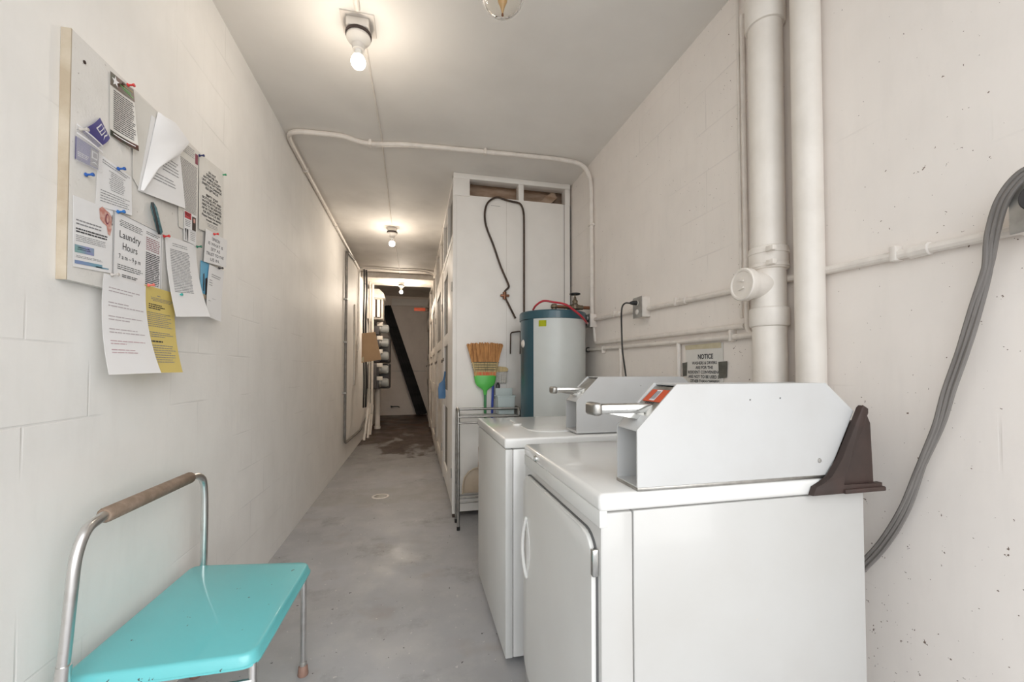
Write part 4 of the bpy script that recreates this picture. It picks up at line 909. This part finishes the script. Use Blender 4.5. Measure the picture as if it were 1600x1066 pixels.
for A, B in zip(L_, L_[1:]):
    for k in range(len(A)): b.bm.faces.new((A[k], A[(k+1) % len(A)], B[(k+1) % len(A)], B[k]))
b.bm.faces.new(L_[0]); b.bm.faces.new(L_[-1][::-1]); b.build('seat', M_teal, ST, ang=50)
# handle: U-frame on the wall side whose ends run to the floor
xh = -.80
hpts = [(-.835, 1.20, .02), (-.805, 1.222, .55)]+catmull([(-.800, 1.226, .66), (-.798, 1.235, .745), (-.797, 1.265, .80), (-.797, 1.32, .816)], 6)+catmull([(-.80, 1.78, .806), (-.80, 1.825, .797), (-.80, 1.862, .77), (-.80, 1.875, .71), (-.80, 1.879, .62)], 6)+[(-.802, 1.882, .43), (-.83, 1.90, .02)]
MB().tube(hpts, .0125, 14).build('handle_frame', M_alu, ST)
MB().tube([(-.8065, 1.2205, .50), (-.833, 1.201, .02)], .0150, 14).build('leg', M_alu, ST)
MB().tube([(-.797, 1.325, .816), (-.797, 1.33, .816), (-.8, 1.76, .807), (-.8, 1.765, .807)], [.017, .0205, .0205, .017], 14).build('grip', M_foam, ST)
for (x, y, xb_, yb_) in ((-.422, 1.275, -.405, 1.235), (-.418, 1.79, -.422, 1.812)):
    l = MB().tube([(x, y, zs-.03), (xb_, yb_, .03)], .0108, 12).build('leg', M_alu, ST)
    MB().lathe([(0, 0), (.018, 0), (.020, .004), (.0165, .035), (.0125, .04), (0, .04)], (xb_, yb_, 0), seg=18).build('rubber_foot', M_rubber, l)
    MB().lathe([(.0125, .036), (.0135, .04), (.0135, .05), (.0115, .052)], (xb_, yb_, 0), seg=18).build('collar', M_galv, l)
for (xb_, yb_) in ((-.835, 1.20), (-.83, 1.90)):
    MB().lathe([(0, 0), (.019, 0), (.020, .004), (.0175, .035), (0, .04)], (xb_, yb_, 0), seg=18).build('rubber_foot', M_rubber, ST)
MB().tube([(-.80, 1.87, .375), (-.422, 1.79, .365)], .0095, 10).build('crossbar', M_alu, ST)
MB().tube([(-.81, 1.23, .375), (-.42, 1.265, .365)], .0095, 10).build('crossbar', M_alu, ST)

# ------------------------------------------------------------------ left wall, further down the corridor
M_darkgalv = mat('dull_dark_conduit', (.17, .16, .15), .55, .3, col2=(.26, .24, .22), nscale=12)
t = thing('metal_conduit', 'grey metal conduit dropping down left wall and turning near the floor', 'conduit', (-.86, 5.65, .25))
MB().tube(rounded([(-.86, 6.35, 2.80), (-.86, 5.66, 2.74), (-.86, 5.64, .27), (-.86, 7.2, .23), (-.86, 8.6, .40)], .12, 8), .017, 12).build('pipe', M_darkgalv, t)
for z in (2.1, 1.55, .9): MB().box(-.885, -.842, 5.612, 5.672, z, z+.02, .002).build('strap', M_galv, t)
t = thing('wall_batten', 'narrow white batten fixed upright on left wall before the meters', 'batten', (-.87, 6.6, .98))
MB().box(-.885, -.862, 6.52, 6.60, .98, 2.18, .002).build('batten', M_oldwood, t)
# cardboard
t = thing('cardboard_sheet', 'brown cardboard sheet sticking out from left wall before the meters', 'cardboard', (-.72, 7.05, 1.3))
MB().prism([(-.825, 1.32), (-.825, 1.79), (-.618, 1.816), (-.523, 1.375)], 'xz', 6.98, 6.992).build('sheet', M_card, t)
MB().prism([(-.82, 1.34), (-.82, 1.40), (-.79, 1.42), (-.79, 1.33)], 'xz', 6.974, 6.98).build('tape', M_masktape, t)
# black cables
for i, (x, y, lab) in enumerate(((-.80, 7.02, 'leftmost black service cable on the wall above the cardboard'), (-.775, 7.08, 'middle black service cable above the cardboard'), (-.785, 7.22, 'rightmost black service cable above the cardboard'))):
    tag(MB().tube(catmull([(x, y, 2.83), (x+.01*math.sin(i), y+.02, 2.4), (x-.004, y-.01, 2.0), (x, y+.01, 1.5), (x+.012, y, 1.0), (x, y+.05, .6)], 5), .013, 8).build('service_cable', M_black), lab, 'cable')
for i, (x, y, z0, z1, r, lab) in enumerate(((-.77, 7.62, .55, 2.75, .014, 'slim white riser pipe just behind the black cables'), (-.745, 7.85, .42, 2.75, .022, 'thick white riser pipe nearest the breaker box'))):
    tag(MB().tube([(x, y, z0), (x, y, z1)], r, 12).build('riser_pipe', M_oldwood), lab, 'pipe')
# breaker / switch box up high, then meters on dark plates
t = thing('breaker_box', 'tall cream electrical switch box above the meters', 'electrical box', (-.78, 8.3, 2.2))
MB().box(-.885, -.60, 8.25, 8.70, 2.18, 2.57, .006).build('cabinet', M_oldwood, t)
MB().box(-.79, -.625, 8.238, 8.25, 2.20, 2.55, .002).build('slot_panel', M_brown, t)
MB().box(-.775, -.735, 8.222, 8.24, 2.21, 2.54, .002).build('slot_cover', M_wood, t)
MB().box(-.700, -.650, 8.222, 8.24, 2.21, 2.54, .002).build('slot_cover', M_wood, t)
MB().prism([(-.885, 2.57), (-.885, 2.74), (-.66, 2.74), (-.58, 2.66), (-.56, 2.57)], 'xz', 8.20, 8.75, bev=.004).build('wireway', M_oldwood, t)
def meter(y, x, z, r, label, plate):
    t = thing('electric_meter', label, 'electricity meter', (XL, y, z-r), 'electric meters stacked on the left wall')
    MB().box(XL, XL+.20, y-.12, y+.12, z-plate, z+plate, .006).build('meter_box', M_meterbox, t)
    MB().box(XL+.16, XL+.27, y-.122, y-.10, z+plate*.35, z+plate*.95, .004).build('meter_cap', M_oldwood, t)
    MB().lathe([(r*1.12, .20), (r*1.15, .21), (r*1.15, .225), (r, .23)], (XL, y, z), axis=(1, 0, 0), seg=28).build('ring', M_galv, t)
    MB().lathe([(0, .22), (r*.82, .22), (r*.82, .32), (0, .325)], (XL, y, z), axis=(1, 0, 0), seg=28).build('register', M_meterface, t)
    MB().lathe([(r, .225), (r, .33), (r*.93, .362), (r*.7, .378), (0, .385)], (XL, y, z), axis=(1, 0, 0), seg=28).build('glass_cover', M_meterglass, t)
for (y, z, lab) in ((8.65, 2.03, 'topmost glass-fronted meter, under the cream switch box'), (8.65, 1.755, 'second meter from the top of the stack'), (8.65, 1.49, 'third meter from the top, beside the cardboard edge'), (8.65, 1.22, 'fourth meter from the top, below the cardboard'), (8.65, .96, 'bottom meter of the stack, above the white floor pipe')):
    meter(y, 0, z, .085, lab, .128)
t = thing('meter_trough', 'dark metal backing trough running down behind the meters', 'electrical box', (-.72, 8.95, .8))
MB().box(XL+.001, -.49, 8.80, 9.15, 1.36, 1.86, .03, 3).build('upper_trough', M_meterbox, t)
MB().box(XL+.001, -.49, 8.80, 9.15, .83, 1.34, .03, 3).build('lower_trough', M_meterbox, t)
MB().box(XL+.001, -.72, 8.40, 8.50, .85, 1.32, .01).build('side_gutter', M_meterbox, t)
t = thing('white_floor_pipe', 'thick white pipe rising from floor under the meters', 'pipe', (-.742, 9.3, 0))
MB().cyl((-.742, 9.0, 0), (-.742, 9.0, .83), .052, seg=24).build('pipe', M_pipe, t)
MB().lathe([(.052, .0), (.062, .002), (.062, .05), (.052, .055)], (-.742, 9.0, 0), seg=24).build('collar', M_pipe, t)
for i, (x0, y0, x1, y1, z1, lab) in enumerate(((-.835, 7.5, -.79, 7.75, .62, 'front white plastic pipe leaning on wall beneath cardboard'), (-.80, 7.75, -.775, 7.98, .60, 'middle white plastic pipe leaning on wall beneath cardboard'), (-.80, 8.15, -.775, 8.33, .54, 'rear white plastic pipe leaning on wall beneath the meters'))):
    tag(MB().cyl((x0, y0, .005), (x1, y1, z1), .022, seg=14).build('leaning_pipe', M_pipe), lab, 'pipe', None)
t = thing('wall_spigot', 'small black spigot on back wall near the white floor pipe', 'spigot', (-.6, YB, .2))
MB().tube(catmull([(-.60, YB, .23), (-.60, YB-.08, .23), (-.52, YB-.10, .24), (-.42, YB-.10, .235), (-.39, YB-.10, .21)], 5), .014, 8).build('body', M_black, t)
MB().lathe([(.03, 0), (.03, .008), (0, .01)], (-.60, YB-.08, .25), seg=14).build('knob', M_black, t)
# long black pipes leaning across the back wall
for i, (xt, xb_, y, zt_, lab) in enumerate(((-.80, .10, 11.14, 2.84, 'lowest of the long black boards leaning across back wall'), (-.755, .165, 11.22, 2.87, 'second lowest long black board leaning across back wall'), (-.71, .23, 11.30, 2.89, 'second highest long black board leaning across back wall'), (-.67, .29, 11.38, 2.90, 'highest of the long black boards leaning across back wall'))):
    a = Vector((xb_, y, .045)); b_ = Vector((xt, y, zt_)); dvec = (b_-a); L2 = dvec.length/2; dn = dvec.normalized(); pr_ = Vector((dn.z, 0, -dn.x))
    tag(MB().obox((a+b_)/2, dn*L2, pr_*.048, (0, .026, 0), bev=.005).build('black_board', M_blackpl), lab, 'board', 'black boards leaning in the far corner')
t = thing('orange_bar', 'orange bar sticking out of the far end of the closet', 'bar', (.21, 9.3, 2.525))
MB().box(-.02, .29, 9.3, 9.33, 2.50, 2.57, .004).build('bar', M_orange, t)
MB().box(.22, .30, 9.29, 9.34, 2.495, 2.58, .004).build('end_clamp', M_rod, t)
